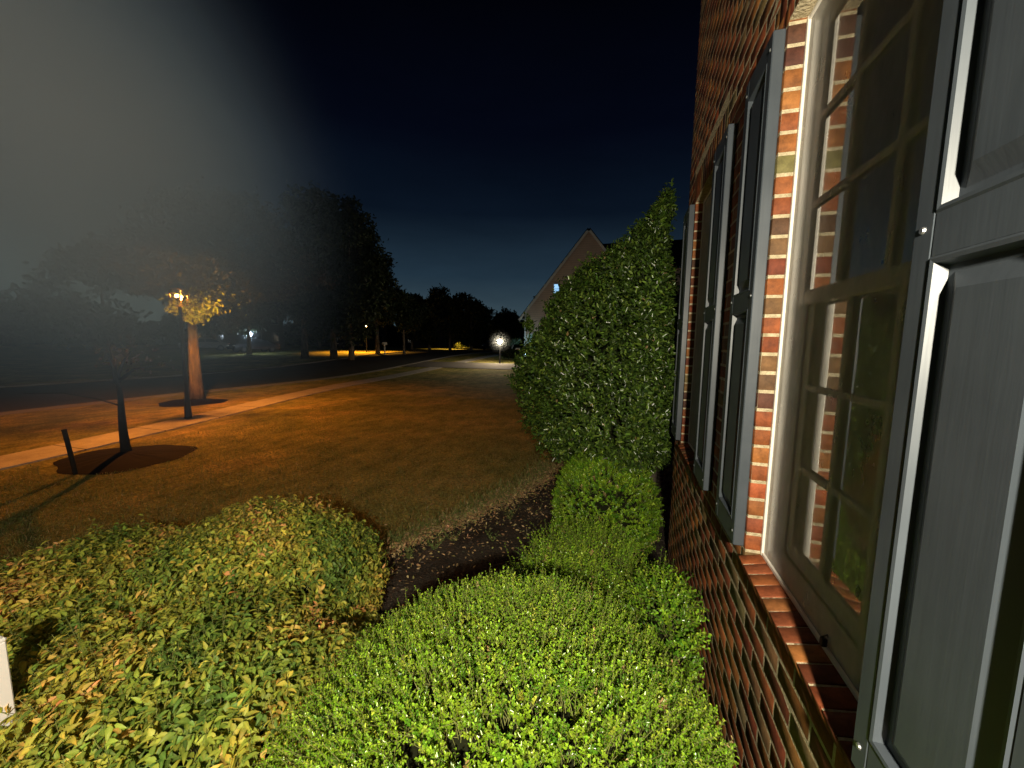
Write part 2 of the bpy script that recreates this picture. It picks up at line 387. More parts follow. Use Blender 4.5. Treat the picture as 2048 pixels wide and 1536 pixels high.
def shrub(name, label, cat, c, r, n_sprig, nleaf, stem, L, W, pal, w, seed, amp=.07, power=1.0, material=None,
          tmpl=HEX, up=.6, spread=.45, droop=0., freq=3., group=None, zmin=.12, core=True, follow=.55, dirbias=(0,0,0), stem_r=.0012, xm=.45, patchy=False):
    material = material or M_leaf
    t = thing(name, label, cat, (c[0], c[1], 0), group=group)
    org = np.array([c[0], c[1], 0.])
    c = np.array(c); r = np.array(r)
    Nn = unit(rng.normal(size=(n_sprig*2, 3))); Nn[:,2] = np.where(Nn[:,2] < -.55, -Nn[:,2], Nn[:,2]); Nn = Nn[:n_sprig]
    rad = lumps(Nn, seed, amp, freq) * np.clip(1 - np.abs(rng.normal(0, .07, n_sprig)), .6, 1.02)
    P = c + Nn*r*rad[:,None]
    G = unit(Nn / r)
    D = unit(G + np.array([0,0,up]) + np.array(dirbias) + rng.normal(0, spread, (n_sprig, 3)))
    SL = stem*rng.uniform(.55, 1.25, n_sprig)
    long_ = rng.random(n_sprig) < .05; SL = np.where(long_, SL*1.5, SL)
    ok = (P[:,2] > zmin) & clip_wall(P + D*SL[:,None], xm) & (np.hypot(P[:,0]+2.08, P[:,1]-.68) > .085)
    fr_ = np.random.default_rng(seed+500); gp = np.zeros(len(P))
    for _ in range(6): gp += np.sin(P @ (fr_.normal(size=3)*22) + fr_.uniform(0, 6.28))
    ok &= gp > -2.6
    P, D, SL = P[ok], D[ok], SL[ok]; n = len(P)
    k = nleaf
    tt = (np.tile(np.arange(k), (n, 1)) + .3) / k
    LP = P[:,None,:] + D[:,None,:]*(tt*SL[:,None])[:,:,None]
    A = unit(np.cross(D, rng.normal(size=D.shape))); B = np.cross(D, A)
    ang = np.tile(np.arange(k)*math.pi/1.0, (n, 1)) + (np.arange(k)//2*1.57)[None] + rng.uniform(0, 6.28, (n, 1)) + rng.normal(0, .3, (n, k))
    perp = A[:,None,:]*np.cos(ang)[:,:,None] + B[:,None,:]*np.sin(ang)[:,:,None]
    LD = unit(D[:,None,:]*follow + perp*.8 + np.array([0,0,-droop]) + rng.normal(0, .12, (n, k, 3)))
    LP = LP.reshape(-1, 3); LD = LD.reshape(-1, 3); m = len(LP)
    U = np.repeat(D, k, axis=0) + np.array([0,0,.5]) + rng.normal(0, .15, (m, 3))
    C = pick(pal, w, n, .05)
    if patchy:
        f_ = np.zeros(n)
        for _ in range(5): f_ += np.sin(P @ (fr_.normal(size=3)*7) + fr_.uniform(0, 6.28))
        f_ = .40 + f_/8 + .26*(P[:,2]-c[2])/r[2] + rng.normal(0, .20, n)
        order = np.array(sorted(pal, key=lambda q_: q_[0]/q_[1]))
        C = order[np.clip((f_*len(pal)*.82).astype(int), 0, len(pal)-1)] * (1+rng.normal(0, .08, (n, 1)))
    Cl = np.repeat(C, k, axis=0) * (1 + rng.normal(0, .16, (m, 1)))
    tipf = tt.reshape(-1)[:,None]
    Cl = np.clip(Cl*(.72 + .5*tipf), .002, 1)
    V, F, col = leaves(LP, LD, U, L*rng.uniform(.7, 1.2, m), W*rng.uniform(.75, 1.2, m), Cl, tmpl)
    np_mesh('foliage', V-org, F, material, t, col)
    V, F = stems(P - D*(stem*.6), D, SL + stem*.6, stem_r); np_mesh('twigs', V-org, F, M_twig, t)
    if core:  # added solid hull that stops light leaking through the leaves
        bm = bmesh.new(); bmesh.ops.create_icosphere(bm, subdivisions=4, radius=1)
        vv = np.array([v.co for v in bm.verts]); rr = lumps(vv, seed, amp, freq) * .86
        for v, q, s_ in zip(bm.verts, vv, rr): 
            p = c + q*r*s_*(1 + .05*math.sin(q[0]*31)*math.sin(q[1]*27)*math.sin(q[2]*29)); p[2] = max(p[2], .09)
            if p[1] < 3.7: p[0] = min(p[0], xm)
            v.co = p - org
        me = bpy.data.meshes.new('shade_core'); bm.to_mesh(me); bm.free(); me.materials.append(M_core)
        o = bpy.data.objects.new('shade_core', me); COL.objects.link(o); o.parent = t
    mb = MB()
    for i in range(6):
        a = i*1.05 + seed; mb.tube([(.04*math.cos(a), .04*math.sin(a), 0), (.10*math.cos(a), .10*math.sin(a), c[2]*.5), (.25*r[0]*math.cos(a), .25*r[1]*math.sin(a), c[2])], [.012, .010, .006], 6)
    mb.build('stem', M_bark, t)
    return t
BOX = [(.18,.32,.016),(.24,.41,.024),(.085,.20,.013),(.36,.48,.045),(.45,.30,.14)]
shrub('boxwood_shrub', 'large clipped bright green small-leaved shrub filling the bottom centre, nearest the camera', 'shrub',
      (-.31,1.10,.56), (.74,.70,.62), 17500, 14, .070, .0100, .0062, BOX, [4,4,2,.9,.05], 3, amp=.045, xm=.46)
shrub('boxwood_shrub', 'loose feathery green shrub between the largest clipped shrub and the round ball-shaped one', 'shrub',
      (-.10,2.30,.27), (.52,.55,.47), 5200, 15, .15, .0155, .0090, BOX, [3,4,2,.7,.06], 11, amp=.16, freq=4., up=.7, spread=.55)
shrub('boxwood_shrub', 'small straggly green shrub pressed against the brick wall below the first two windows', 'shrub',
      (.26,1.95,.50), (.13,.30,.36), 900, 12, .11, .018, .011, BOX, [2,3,3,.3,.06], 19, amp=.12, up=.7, spread=.6)
shrub('boxwood_shrub', 'round ball-shaped green shrub in front of the tall holly', 'shrub',
      (-.10,3.66,.54), (.46,.42,.55), 4600, 12, .065, .018, .011, BOX, [3,3,3,.5,.04], 23, amp=.04)

# nandina
NAN = [(.10,.19,.03),(.16,.26,.035),(.24,.32,.04),(.33,.37,.05),(.45,.42,.06),(.56,.42,.09),(.60,.32,.11)]
kw = dict(material=M_leafm, tmpl=LONG, patchy=True, up=.35, spread=.5, droop=.35, follow=.5, stem_r=.0018)
shrub('nandina_shrub', 'broad-leaved nandina with orange and yellow tips, right-hand mound beside the mulch bed', 'shrub',
      (-2.24,1.85,.37), (.66,.72,.54), 6000, 9, .12, .037, .0165, NAN, [4,6,5,1.2,.35,2,3], 31, amp=.10, freq=3.6, **kw)
shrub('nandina_shrub', 'nandina with yellow-green pointed leaves at the left edge, farther mound next to the lawn', 'shrub',
      (-3.0,1.35,.28), (1.10,.90,.43), 7600, 9, .12, .041, .018, NAN, [4,6,5,1.2,.4,2,2.5], 37, amp=.10, freq=3.6, **kw)
shrub('nandina_shrub', 'low dark green nandina mound in the bottom left corner beside the white column', 'shrub',
      (-1.62,1.02,.32), (.90,.68,.48), 6600, 9, .12, .038, .017, NAN, [6,5,2,.5,.15,4,1], 41, amp=.09, freq=3.4, **kw)

# ------------------------------------------------------------ tall holly
def holly():
    t = thing('holly_tree', 'tall dark glossy holly bush tapering to a leaning tip beside the house corner', 'shrub', (.10, 4.45, 0))
    org = np.array([.10, 4.45, 0.])
    prof_z = [.72,.82,.95,1.15,1.5,1.9,2.25,2.52,2.82,3.0,3.13,3.3,3.5]
    prof_r = [.10,.55,.90,1.06,1.16,1.15,1.02,.92,.60,.38,.25,.15,.03]
    ax_z = [.7,2.0,3.0,3.5]; ax_x = [.12,.08,.20,.38]
    n = 15500
    z = .74 + 2.76*rng.random(n*2)
    keep = rng.random(n*2) < np.interp(z, prof_z, prof_r)/1.25 + .08
    z = z[keep][:n]; n = len(z)
    a = rng.uniform(0, 2*math.pi, n)
    r_ = np.interp(z, prof_z, prof_r)
    cx = np.interp(z, ax_z, ax_x)
    lump = 1 + .07*np.sin(a*5+z*3.1) + .06*np.sin(a*3-z*5.7+1) + .06*np.sin(a*9+z*9) + .04*np.sin(a*17-z*15)
    depth = np.clip(1 - np.abs(rng.normal(0, .13, n)), .3, 1.03)
    rx = np.where(np.cos(a) > 0, .36, 1.0)
    P = np.stack([cx + r_*lump*depth*np.cos(a)*rx, 4.45 + r_*lump*depth*np.sin(a)*.9, z + rng.normal(0, .03, n)], 1)
    G = unit(np.stack([np.cos(a), np.sin(a), np.where(z < 1.3, -.6, .5)], 1))
    D = unit(G + np.array([0,0,.55]) + rng.normal(0, .4, (n, 3)))
    shoots = [(.33,4.35,3.42,.16),(.40,4.4,3.48,.16),(.27,4.3,3.30,.10),(-1.02,4.2,2.2,.08)]
    SP = np.concatenate([np.array(q[:3]) + rng.normal(0, .022, (26, 3)) + np.outer(rng.random(26), (0, 0, q[3])) for q in shoots])
    P = np.concatenate([P, SP]); D = np.concatenate([D, unit(np.array([0,0,1.2]) + rng.normal(0,.4,(len(SP),3)))])
    ok = clip_wall(P, .40, 3.75); P, D = P[ok], D[ok]; n = len(P)
    k = 6; SL = rng.uniform(.06, .12, n)
    tt = (np.tile(np.arange(k), (n, 1)) + .5)/k
    LP = (P[:,None,:] + D[:,None,:]*(tt*SL[:,None])[:,:,None]).reshape(-1, 3)
    A = unit(np.cross(D, rng.normal(size=D.shape))); B = np.cross(D, A)
    ang = np.tile(np.arange(k)*2.4, (n, 1)) + rng.uniform(0, 6.28, (n, 1))
    LD = unit(D[:,None,:]*.65 + .8*(A[:,None,:]*np.cos(ang)[:,:,None] + B[:,None,:]*np.sin(ang)[:,:,None])).reshape(-1, 3)
    m = len(LP)
    C = pick([(.085,.15,.022),(.05,.09,.015),(.16,.25,.035),(.03,.055,.012),(.38,.28,.12)], [4,4,2,3,.05], m)
    V, F, col = leaves(LP, LD, np.repeat(D, k, 0) + rng.normal(0, .2, (m, 3)), rng.uniform(.032, .056, m), rng.uniform(.018, .028, m), C)
    np_mesh('foliage', V-org, F, M_leaf, t, col)
    # added near-black hull standing for the shade between the branches
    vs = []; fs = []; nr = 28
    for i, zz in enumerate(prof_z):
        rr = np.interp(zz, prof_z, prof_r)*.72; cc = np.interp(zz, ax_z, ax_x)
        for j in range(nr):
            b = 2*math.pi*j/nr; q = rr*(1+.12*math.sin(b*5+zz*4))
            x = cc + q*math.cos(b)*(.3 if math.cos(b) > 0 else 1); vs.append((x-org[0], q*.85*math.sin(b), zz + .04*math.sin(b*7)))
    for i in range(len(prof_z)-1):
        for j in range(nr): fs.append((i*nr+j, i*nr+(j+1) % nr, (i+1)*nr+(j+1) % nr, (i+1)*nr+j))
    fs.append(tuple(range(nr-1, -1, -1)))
    mesh_obj('shade_core', vs, fs, M_core, t)
    for dx, dy, lean in ((.22,-.25,.05),(.30,-.12,-.03),(-.05,.1,-.1)):
        MB().tube([(dx, dy, -.02), (dx+lean*.5, dy, .5), (dx+lean, dy+.05, 1.3)], [.045,.036,.028], 9).build('trunk', M_bark, t)
    for (x, z_) in ((-.55,1.9),(-.2,2.2),(-.75,1.2),(.1,2.9)):
        MB().tube([(0,0,.8),(x*.5,-.1,z_*.75),(x,-.25,z_)], [.03,.02,.008], 6).build('branch', M_bark, t)
holly()

# ------------------------------------------------------------ brick house
XW = .48
WIN = [(.80, 1.58), (2.48, 3.27)]; Z0, Z1 = 1.32, 3.16
COURSE = .0677; MOD = .2032; MJ = .0105
house = thing('brick_house', 'red brick house wall close on the right with grey shutters and tall windows', 'house', (XW, 0, 0))
def brick_colours(n):
    return pick([(.24,.070,.022),(.165,.043,.017),(.29,.110,.030),(.17,.092,.038),(.18,.13,.055),(.085,.036,.020)], [6,4,3.5,1.5,.8,.9], n, .12)
def bricks(boxes, name, parent, z_off=(0,0,0), bev=.0016):
    B = np.array(boxes); n = len(B)
    c = (B[:,0:3] + B[:,3:6])/2; h = (B[:,3:6] - B[:,0:3])/2
    sg = np.array([v[0] for v in BEV[0]]); ax = np.array([v[1] for v in BEV[0]])
    V = c[:,None,:] + sg[None]*(h[:,None,:] - bev*(1-ax[None]))
    V += rng.normal(0, .00022, V.shape) + np.clip(rng.normal(0, .0003, (n, 1, 3)), -.0004, .0004)
    quads = [f for f in BEV[1] if len(f) == 4]; tris = [f for f in BEV[1] if len(f) == 3]
    col = np.repeat(brick_colours(n), 24, axis=0)
    F4 = (np.array(quads)[None] + (np.arange(n)*24)[:,None,None]).reshape(-1, 4)
    F3 = np.array([(t_[0], t_[1], t_[2], t_[2]) for t_ in tris])
    o = np_mesh(name, V.reshape(-1, 3) - np.array(z_off), F4, M_brick, parent, col)
    return o
def wall():
    ends = (-1.6, 3.64); boxes = []
    nc = int(6.2/COURSE)
    z = Z0 - COURSE*21
    k = 0
    while z < 6.1:
        iv = [ends]
        zt = z + COURSE
        for (a, b) in WIN:
            ext = 0
            if zt > Z0 + .003 and z < Z1 - .001: lo, hi = a, b
            elif zt > Z1 - .001 and z < Z1 + .2032 - .001: lo, hi = a-.10, b+.10   # lintel course zone
            elif z > Z0 - COURSE - .002 and zt < Z0 + .002: lo, hi = a, b
            else: continue
            nv = []
            for (p, q) in iv:
                if hi <= p or lo >= q: nv.append((p, q))
                else:
                    if lo > p: nv.append((p, lo))
                    if hi < q: nv.append((hi, q))
            iv = nv
        off = (k % 2)*MOD/2
        for (p, q) in iv:
            j = math.floor((p - off)/MOD)
            while True:
                a = off + j*MOD; b = a + MOD; j += 1
                if a >= q: break
                a2, b2 = max(a, p), min(b, q)
                if b2 - a2 < .03: 
                    continue
                la = 0 if abs(a2-p) < 1e-6 else MJ/2; lb = 0 if abs(b2-q) < 1e-6 else MJ/2
                boxes.append((XW, a2+la, z+MJ, XW+.088, b2-lb, z+COURSE))
        z += COURSE; k += 1
    for (a, b) in WIN:      # soldier course over each window
        y = a-.10; m = round((b-a+.2)/COURSE); w = (b-a+.2)/m
        for i in range(m): boxes.append((XW, y+i*w+MJ/2, Z1+.006, XW+.088, y+(i+1)*w-MJ/2, Z1+.2032-.004))
    bricks(boxes, 'brick_wall', house, (XW, 0, 0))
    # mortar behind, with window openings
    mb = MB(); xa, xb = .0007, .0872
    ys = [-1.6+.001, WIN[0][0]-.001, WIN[0][1]+.001, WIN[1][0]-.001, WIN[1][1]+.001, 3.64-.001]
    zs = [-.1, Z0-.035, Z1+.002, 6.1]
    for i in range(5):
        for j in range(3):
            if j == 1 and i in (1, 3): continue
            mb.box((xa, ys[i], zs[j]), (xb, ys[i+1], zs[j+1]))
    mb.build('mortar_joint', M_mortar, house)
    # rest of the house body: gable return, room behind and eave
    mb = MB(); mb.box((.09, 3.50, -.1), (7, 3.63, 6.1)); mb.box((.3, -1.5, 3.4), (6.9, 3.4, 3.5)); mb.box((3.2, -1.5, .3), (3.3, 3.4, 3.4)); mb.box((.3,-1.5,.6),(3.2,3.4,.7)); mb.box((.3,-1.6,.7),(3.2,-1.5,3.4))
    mb.build('inner_wall', M_dark, house)
    mb = MB(); mb.box((-.35, -1.8, 6.12), (7.4, 3.95, 6.3), .01); mb.build('eave', M_white, house)
wall()
def window(a, b):
    # frame proper is a part, everything else sub-parts
    x = XW
    fx0, fx1 = .062, .115
    mb = MB()
    for (p, q) in (((fx0, a, Z0), (fx1, a+.035, Z1)), ((fx0, b-.035, Z0), (fx1, b, Z1)), ((fx0+.001, a+.035, Z1-.035), (fx1, b-.035, Z1)), ((fx0+.001, a+.035, Z0), (fx1, b-.035, Z0+.035))):
        mb.box(p, q, .003)
    # slim brick mould lip nearest the bricks
    for (p, q) in (((fx0-.012, a, Z0), (fx0-.001, a+.014, Z1)), ((fx0-.012, b-.014, Z0), (fx0-.001, b, Z1)), ((fx0-.011, a+.014, Z0), (fx0-.001, b-.014, Z0+.014)), ((fx0-.011, a+.014, Z1-.014), (fx0-.001, b-.014, Z1))):
        mb.box(p, q, .002)
    fr = mb.build('window', M_white, house)
    y0, y1 = a+.036, b-.036; mid = 2.255
    def sash(zb, zt, xo, rt, rb):
        m = MB(); w = .042
        m.box((xo, y0, zb), (xo+.03, y0+w, zt), .003); m.box((xo, y1-w, zb), (xo+.03, y1, zt), .003)
        m.box((xo+.001, y0+w, zt-rt), (xo+.029, y1-w, zt), .003); m.box((xo+.001, y0+w, zb), (xo+.029, y1-w, zb+rb), .003)
        s_ = m.build('sash', M_white, fr)
        m = MB(); ya, yb = y0+w, y1-w; za, zb2 = zb+rb, zt-rt
        for i in (1, 2): yy = ya+(yb-ya)*i/3; m.box((xo-.004, yy-.010, za), (xo+.005, yy+.010, zb2), .002)
        for i in (1, 2): zz = za+(zb2-za)*i/3; m.box((xo-.003, ya, zz-.010), (xo+.0045, yb, zz+.010), .002)
        m.build('muntin', M_munt, fr)
        mesh_obj('pane', [(xo+.008, ya, za), (xo+.008, yb, za), (xo+.008, yb, zb2), (xo+.008, ya, zb2)], [(0,1,2,3)], M_glass, fr)
    sash(mid-.02, Z1-.036, .085, .04, .045)
    sash(Z0+.036, mid+.018, .118, .035, .055)
    # insect screen in its slim frame covering the opening
    mesh_obj('insect_screen', [(fx0-.0042, a+.013, Z0+.013), (fx0-.0042, b-.013, Z0+.013), (fx0-.0042, b-.013, Z1-.013), (fx0-.0042, a+.013, Z1-.013)], [(0,1,2,3)], M_screen, fr)
    m = MB(); yc = a+(b-a)*.38; m.box((fx0-.02, yc, Z0+.012), (fx0-.006, yc+.012, Z0+.035), .002); m.tube([(fx0-.018, yc+.006, Z0+.036), (fx0-.006, yc+.006, Z0+.045), (fx0+.0, yc+.006, Z0+.030)], .002, 6)
    m.build('screen_latch', M_black, fr)
    # gathered dark curtain inside
    V = []; F = []; n = 60
    for i in range(n+1):
        y = a - .05 + (b-a+.1)*i/n; xx = .24 + .012*math.sin(i*1.1) + .006*math.sin(i*2.7)
        V += [(xx, y, Z0-.1), (xx, y, Z1+.1)]
    for i in range(n): F.append((i*2, i*2+2, i*2+3, i*2+1))
    mesh_obj('curtain', V, F, M_curt, fr)
    # rowlock brick sill, sloping outwards
    boxes = []; m_ = 12; w = (b-a)/m_
    for i in range(m_): boxes.append((-.024, a+i*w+MJ*.35, Z0-.095, .062, a+(i+1)*w-MJ*.35, Z0-.006))
    o = bricks(boxes, 'window_sill', house, (0, 0, 0), .002)
    me = o.data; co = np.zeros(len(me.vertices)*3, np.float32); me.vertices.foreach_get('co', co); co = co.reshape(-1, 3)
    top = co[:,2] > Z0-.05; co[top, 2] += (co[top, 0]+.024)*.22 - .010; bt = (co[:,2] < Z0-.05) & (co[:,0] < .0); co[bt, 0] += .030; me.vertices.foreach_set('co', co.ravel()); me.update()
    mb = MB(); v = [(.0080, a+.001, Z0-.094), (.0080, b-.001, Z0-.094), (-.0215, b-.001, Z0-.0180), (-.0215, a+.001, Z0-.0180), (.0615, a+.001, Z0-.094), (.0615, b-.001, Z0-.094), (.0615, b-.001, Z0-.0028), (.0615, a+.001, Z0-.0028)]
    mb.add(v, [(0,3,2,1),(4,5,6,7),(3,7,6,2),(0,1,5,4),(0,4,7,3),(1,2,6,5)])
    mb.build('sill_mortar', M_mortar, house)
for a, b in WIN: window(a, b)
def raised_panel(mb, ya, yb, za, zb, xf, xg, xr):
    """groove then bevelled raised field; xf frame face, xg groove, xr field face (x grows into the wall)"""
    rings = [(0, xf), (.004, xf-.0028), (.010, xf-.0015), (.0145, xg), (.026, xg), (.052, xr), (.056, xr)]
    vs = []; fs = []
    for d, x in rings: vs += [(x, ya+d, za+d), (x, yb-d, za+d), (x, yb-d, zb-d), (x, ya+d, zb-d)]
    for i in range(len(rings)-1):
        for k in range(4): fs.append((i*4+k, i*4+(k+1) % 4, (i+1)*4+(k+1) % 4, (i+1)*4+k))
    n = (len(rings)-1)*4; fs.append((n, n+1, n+2, n+3))
    mb.add(vs, [f[::-1] for f in fs])
def shutter(ya, yb, label=None):
    xf, xb = -.040, -.002; st = .042
    za, zb = 1.335, 3.15; ml, mh = 2.235, 2.30
    mb = MB()
    mb.box((xf, ya, za), (xb, ya+st, zb), .003); mb.box((xf, yb-st, za), (xb, yb, zb), .003)
    for (p, q) in ((za, za+.085), (ml, mh), (zb-.075, zb)): mb.box((xf+.0006, ya+st, p), (xb, yb-st, q), .0012)
    body = mb.build('shutter', M_shut, house)
    for (p, q) in ((za+.085, ml), (mh, zb-.075)):
        m = MB(); raised_panel(m, ya+st-.001, yb-st+.001, p-.001, q+.001, xf+.0012, xf+.016, xf+.003)
        m.build('raised_panel', M_shut, body)
    for yy in (ya+.02, yb-.02):
        for zz in (za+.05, ml+.045, zb-.05):
            m = MB(); m.tube([(xf+.0, yy, zz), (xf-.003, yy, zz)], [.006, .0045], 10); m.build('screw', M_steel, body)
    if label: body['label'] = label
    return body
shutter(.487, .79, 'nearest grey shutter, cut off by the right edge of the photo')
shutter(1.59, 1.89); shutter(2.165, 2.47); shutter(3.28, 3.58)
shutter(.487-.62-.78, .487-.62-.78+.3) if False else None

# ------------------------------------------------------------ white column at the left
col = thing('porch_post', 'white square post cut off at the bottom left edge beside the nandina', 'post', (-2.10, .685, 0))
MB().box((-.038,-.038,.05), (.038,.038,1.02), .004).build('shaft', M_paint, col)
MB().box((-.055,-.055,0), (.055,.055,.10), .006).build('base', M_paint, col)
MB().box((-.040,-.040,1.02), (.040,.040,1.035), .005).build('cap', M_paint, col)

# ------------------------------------------------------------ grass, litter and weeds
def blades(name, n, region, L, pal, w, kind='stuff'):
    P = region(n); n = len(P)
    D = unit(np.stack([rng.normal(0, .55, n), rng.normal(0, .55, n), np.ones(n)], 1)); L_ = L*rng.uniform(.5, 1.3, n)
    S = unit(np.cross(D, rng.normal(size=D.shape)))*(L*.05); B = rng.normal(0, .25, (n, 3)); B[:,2] = 0
    V = np.stack([P-S, P+S, P+D*L_[:,None]*.6+S*.7, P+(D*.95+B*.5)*L_[:,None]], 1)
    F = (np.array([[0,1,2,3]]) + (np.arange(n)*4)[:,None])
    return tag(np_mesh(name, V.reshape(-1,3), F, M_blade, None, np.repeat(pick(pal, w, n), 4, 0)), kind=kind)
def lawn_region(n):
    y = 1.2 + 12*rng.random(n)**1.5; x0 = np.array([bed_x(min(v, 7.4)) if v < 7.4 else .5 for v in y])
    x = x0 - .02 - (9.2 + 0*y + x0)*rng.random(n)**1.25
    x = np.minimum(x, x0)
    P = np.stack([x, y, np.zeros(n)], 1)
    return P[(x > -9.1) & ~((x+8.3)**2/1.0 + (y-4.4)**2/.8 < 1)]
GP = [(.20,.24,.07),(.26,.25,.08),(.32,.26,.11),(.13,.18,.05),(.40,.32,.16)]
blades('grass', 150000, lawn_region, .040, GP, [4,4,2.5,3,1])
tag(bpy.data.objects['grass'], 'short dull green and straw coloured lawn grass beside the mulch bed', 'grass')
def edge_points(n, spread, side=0.):
    y = rng.uniform(1.0, 7.0, n); x = np.array([bed_x(v) for v in y]) + side + rng.normal(0, spread, n)
    return np.stack([x, y, np.full(n, .02) + rng.random(n)*.015], 1)
P = np.concatenate([edge_points(9000, .13, .03), edge_points(1600, .35, .45)]); n = len(P)
P[:,2] += np.clip((P[:,0]-np.array([bed_x(v) for v in P[:,1]]))*.12, 0, .04)
D = rng.normal(size=(n,3)); D[:,2] *= .3
V, F, c = leaves(P, D, np.array([0,0,1.]) + rng.normal(0,.5,(n,3)), rng.uniform(.02,.048,n), rng.uniform(.010,.022,n), pick([(.48,.31,.15),(.28,.19,.10),(.62,.44,.22),(.36,.34,.12)], [4,3,2,2], n))
tag(np_mesh('fallen_leaves', V, F, M_litter, None, c), 'line of dry brown fallen leaves along the mulch bed edge', 'leaves', kind='stuff')
def edge_grass(n):
    P = edge_points(n, .12, -.14); P[:,2] = 0
    return P
blades('edge_grass', 9000, edge_grass, .075, GP, [4,4,2,3,1])
tag(bpy.data.objects['edge_grass'], 'longer ragged grass along the mulch bed edge', 'grass')
def chips():
    n = 9000; y = rng.uniform(-.4, 7.2, n); x0 = np.array([bed_x(v) for v in y]); x = x0 + .08 + (.85-x0-.08)*rng.random(n)
    P = np.stack([x, y, .02+.045*rng.random(n)], 1); D = rng.normal(size=(n,3)); D[:,2] *= .25
    V, F, c = leaves(P, D, np.array([0,0,1.])+rng.normal(0,.3,(n,3)), rng.uniform(.015,.05,n), rng.uniform(.008,.016,n), pick([(.10,.08,.06),(.05,.04,.032),(.20,.16,.11),(.14,.17,.06)], [4,4,1.5,.4], n))
    tag(np_mesh('mulch_chips', V, F, M_litter, None, c), 'dark shredded bark mulch in the planting bed', 'mulch', kind='stuff')
chips()
W_ = [(-1.71,3.29),(-1.61,3.48),(-1.86,3.06),(-1.18,4.14),(-1.21,3.6),(-2.15,3.30)]
weeds = [(W_[0][0],W_[0][1],.17,11,'wide clump of pale green grassy weed in the middle of the mulch bed'),
         (W_[1][0],W_[1][1],.20,8,'upright feathery green weed just right of the wide weed clump'),
         (W_[2][0],W_[2][1],.14,7,'small pale weed near the nandina on the bare mulch'),
         (W_[3][0],W_[3][1],.28,6,'tall thin leafy weed behind the loose feathery shrub'),
         (W_[4][0],W_[4][1],.17,5,'short weed beside the edge of the loose feathery shrub'),
         (W_[5][0],W_[5][1],.13,7,'flat leafy weed at the lawn edge of the mulch bed')]
for i, (x, y, h, ns, lab) in enumerate(weeds):
    t = thing('weed', lab, 'weed', (x, y, .03), group='weeds sprouting in the mulch bed')
    PP = []; DD = []; LL = []
    sp = []
    for s_ in range(ns):
        a = rng.uniform(0, 6.28); d = unit(np.array([math.cos(a)*.8, math.sin(a)*.8, 1.1]))
        Ls = h*rng.uniform(.7, 1.2); sp.append((d, Ls))
        for q in range(8):
            PP.append(d*Ls*(q+1)/8.5); b = rng.uniform(0, 6.28); DD.append(d*.5 + np.array([math.cos(b), math.sin(b), .1])); LL.append(rng.uniform(.02, .038))
    PP, DD, LL = np.array(PP), np.array(DD), np.array(LL); m = len(PP)
    V, F, c = leaves(PP, DD, np.array([0,0,1.])+np.zeros((m,3)), LL, LL*.35, pick([(.24,.33,.10),(.17,.25,.08)], [1,1], m), POINT)
    np_mesh('leaves', V, F, M_leafm, t, c)
    dd = np.array([s_[0] for s_ in sp]); V, F = stems(np.zeros_like(dd), dd, np.array([s_[1] for s_ in sp]), .0018); np_mesh('stem', V, F, M_twig, t)

# ------------------------------------------------------------ trees
def tree(name, label, base, h, crown, trunk_r, n, lsize, pal, w, lean=(0,0), group=None, fork=.3, seed=1, limbs=7, mat_=None, z_base=None, gap=.55):
    """crown: list of (dx,dy,z,rx,rz) ellipsoid clumps"""
    r = np.random.default_rng(seed)
    bx, by = base; bz = g(bx, by) if z_base is None else z_base
    t = thing(name, label, 'tree', (bx, by, bz), group=group)
    top = h*.72
    pts = []; rad = []
    for i in range(8):
        f = i/7; pts.append((lean[0]*f + .06*math.sin(f*7+seed)*f, lean[1]*f + .05*math.sin(f*5+seed*2)*f, -.05 + top*f)); rad.append(trunk_r*(1.22-.22*min(f*9, 1))*(1-.8*f))
    mb = MB(); mb.tube(pts, rad, 12)
    mb.build('trunk', M_bark, t, smooth=True)
    mb = MB()
    for (dx, dy, z, rx, rz) in crown[:limbs]:
        zs = min(max(h*fork, z*.55), top*.9); f = zs/top
        p0 = Vector((lean[0]*f, lean[1]*f, zs)); p2 = Vector((dx, dy, z)); p1 = p0.lerp(p2, .5) + Vector((0, 0, .12*h*.3))
        mb.tube([p0, p1, p2], [trunk_r*.42, trunk_r*.26, trunk_r*.08], 7)
    if mb.v: mb.build('limb', M_bark, t, smooth=True)
    vol = np.array([c[3]**2*c[4] for c in crown])**.7; vol /= vol.sum()
    PP = []; 
    for (dx, dy, z, rx, rz), v in zip(crown, vol):
        # clumps: sub-clusters over the ellipsoid, leaves around them
        nn = int(n*v); kk = max(8, int(60*gap)); cc = unit(r.normal(size=(kk, 3)))*r.uniform(.35, 1.0, (kk, 1))**.6
        q = cc[r.integers(0, kk, nn)] + r.normal(0, .17, (nn, 3))
        PP.append(np.array([dx, dy, z]) + q*np.array([rx, rx, rz]))
    P = np.concatenate(PP); m = len(P)
    D = r.normal(size=(m, 3)); D[:,2] -= .3
    V, F, c = leaves(P, D, r.normal(size=(m, 3)) + np.array([0,0,.6]), lsize*r.uniform(.6, 1.3, m), lsize*r.uniform(.35, .7, m), pick(pal, w, m), HEX)
    np_mesh('crown', V, F, mat_ or M_leafm, t, c)
    return t
def rcrown(seed, n, cz, R_, H_, r0, r1, flat=1.0):
    r = np.random.default_rng(seed); out = []
    for i in range(n):
        a = r.uniform(0, 6.28); q = r.uniform(0, 1)**.6; zz = r.uniform(-1, 1)
        k = math.sqrt(max(0, 1-zz*zz))
        out.append((math.cos(a)*q*R_*k, math.sin(a)*q*R_*k, cz+zz*H_, r.uniform(r0, r1), r.uniform(r0, r1)*.8*flat))
    return out
DK = [(.030,.045,.018),(.020,.030,.012),(.045,.060,.022)]
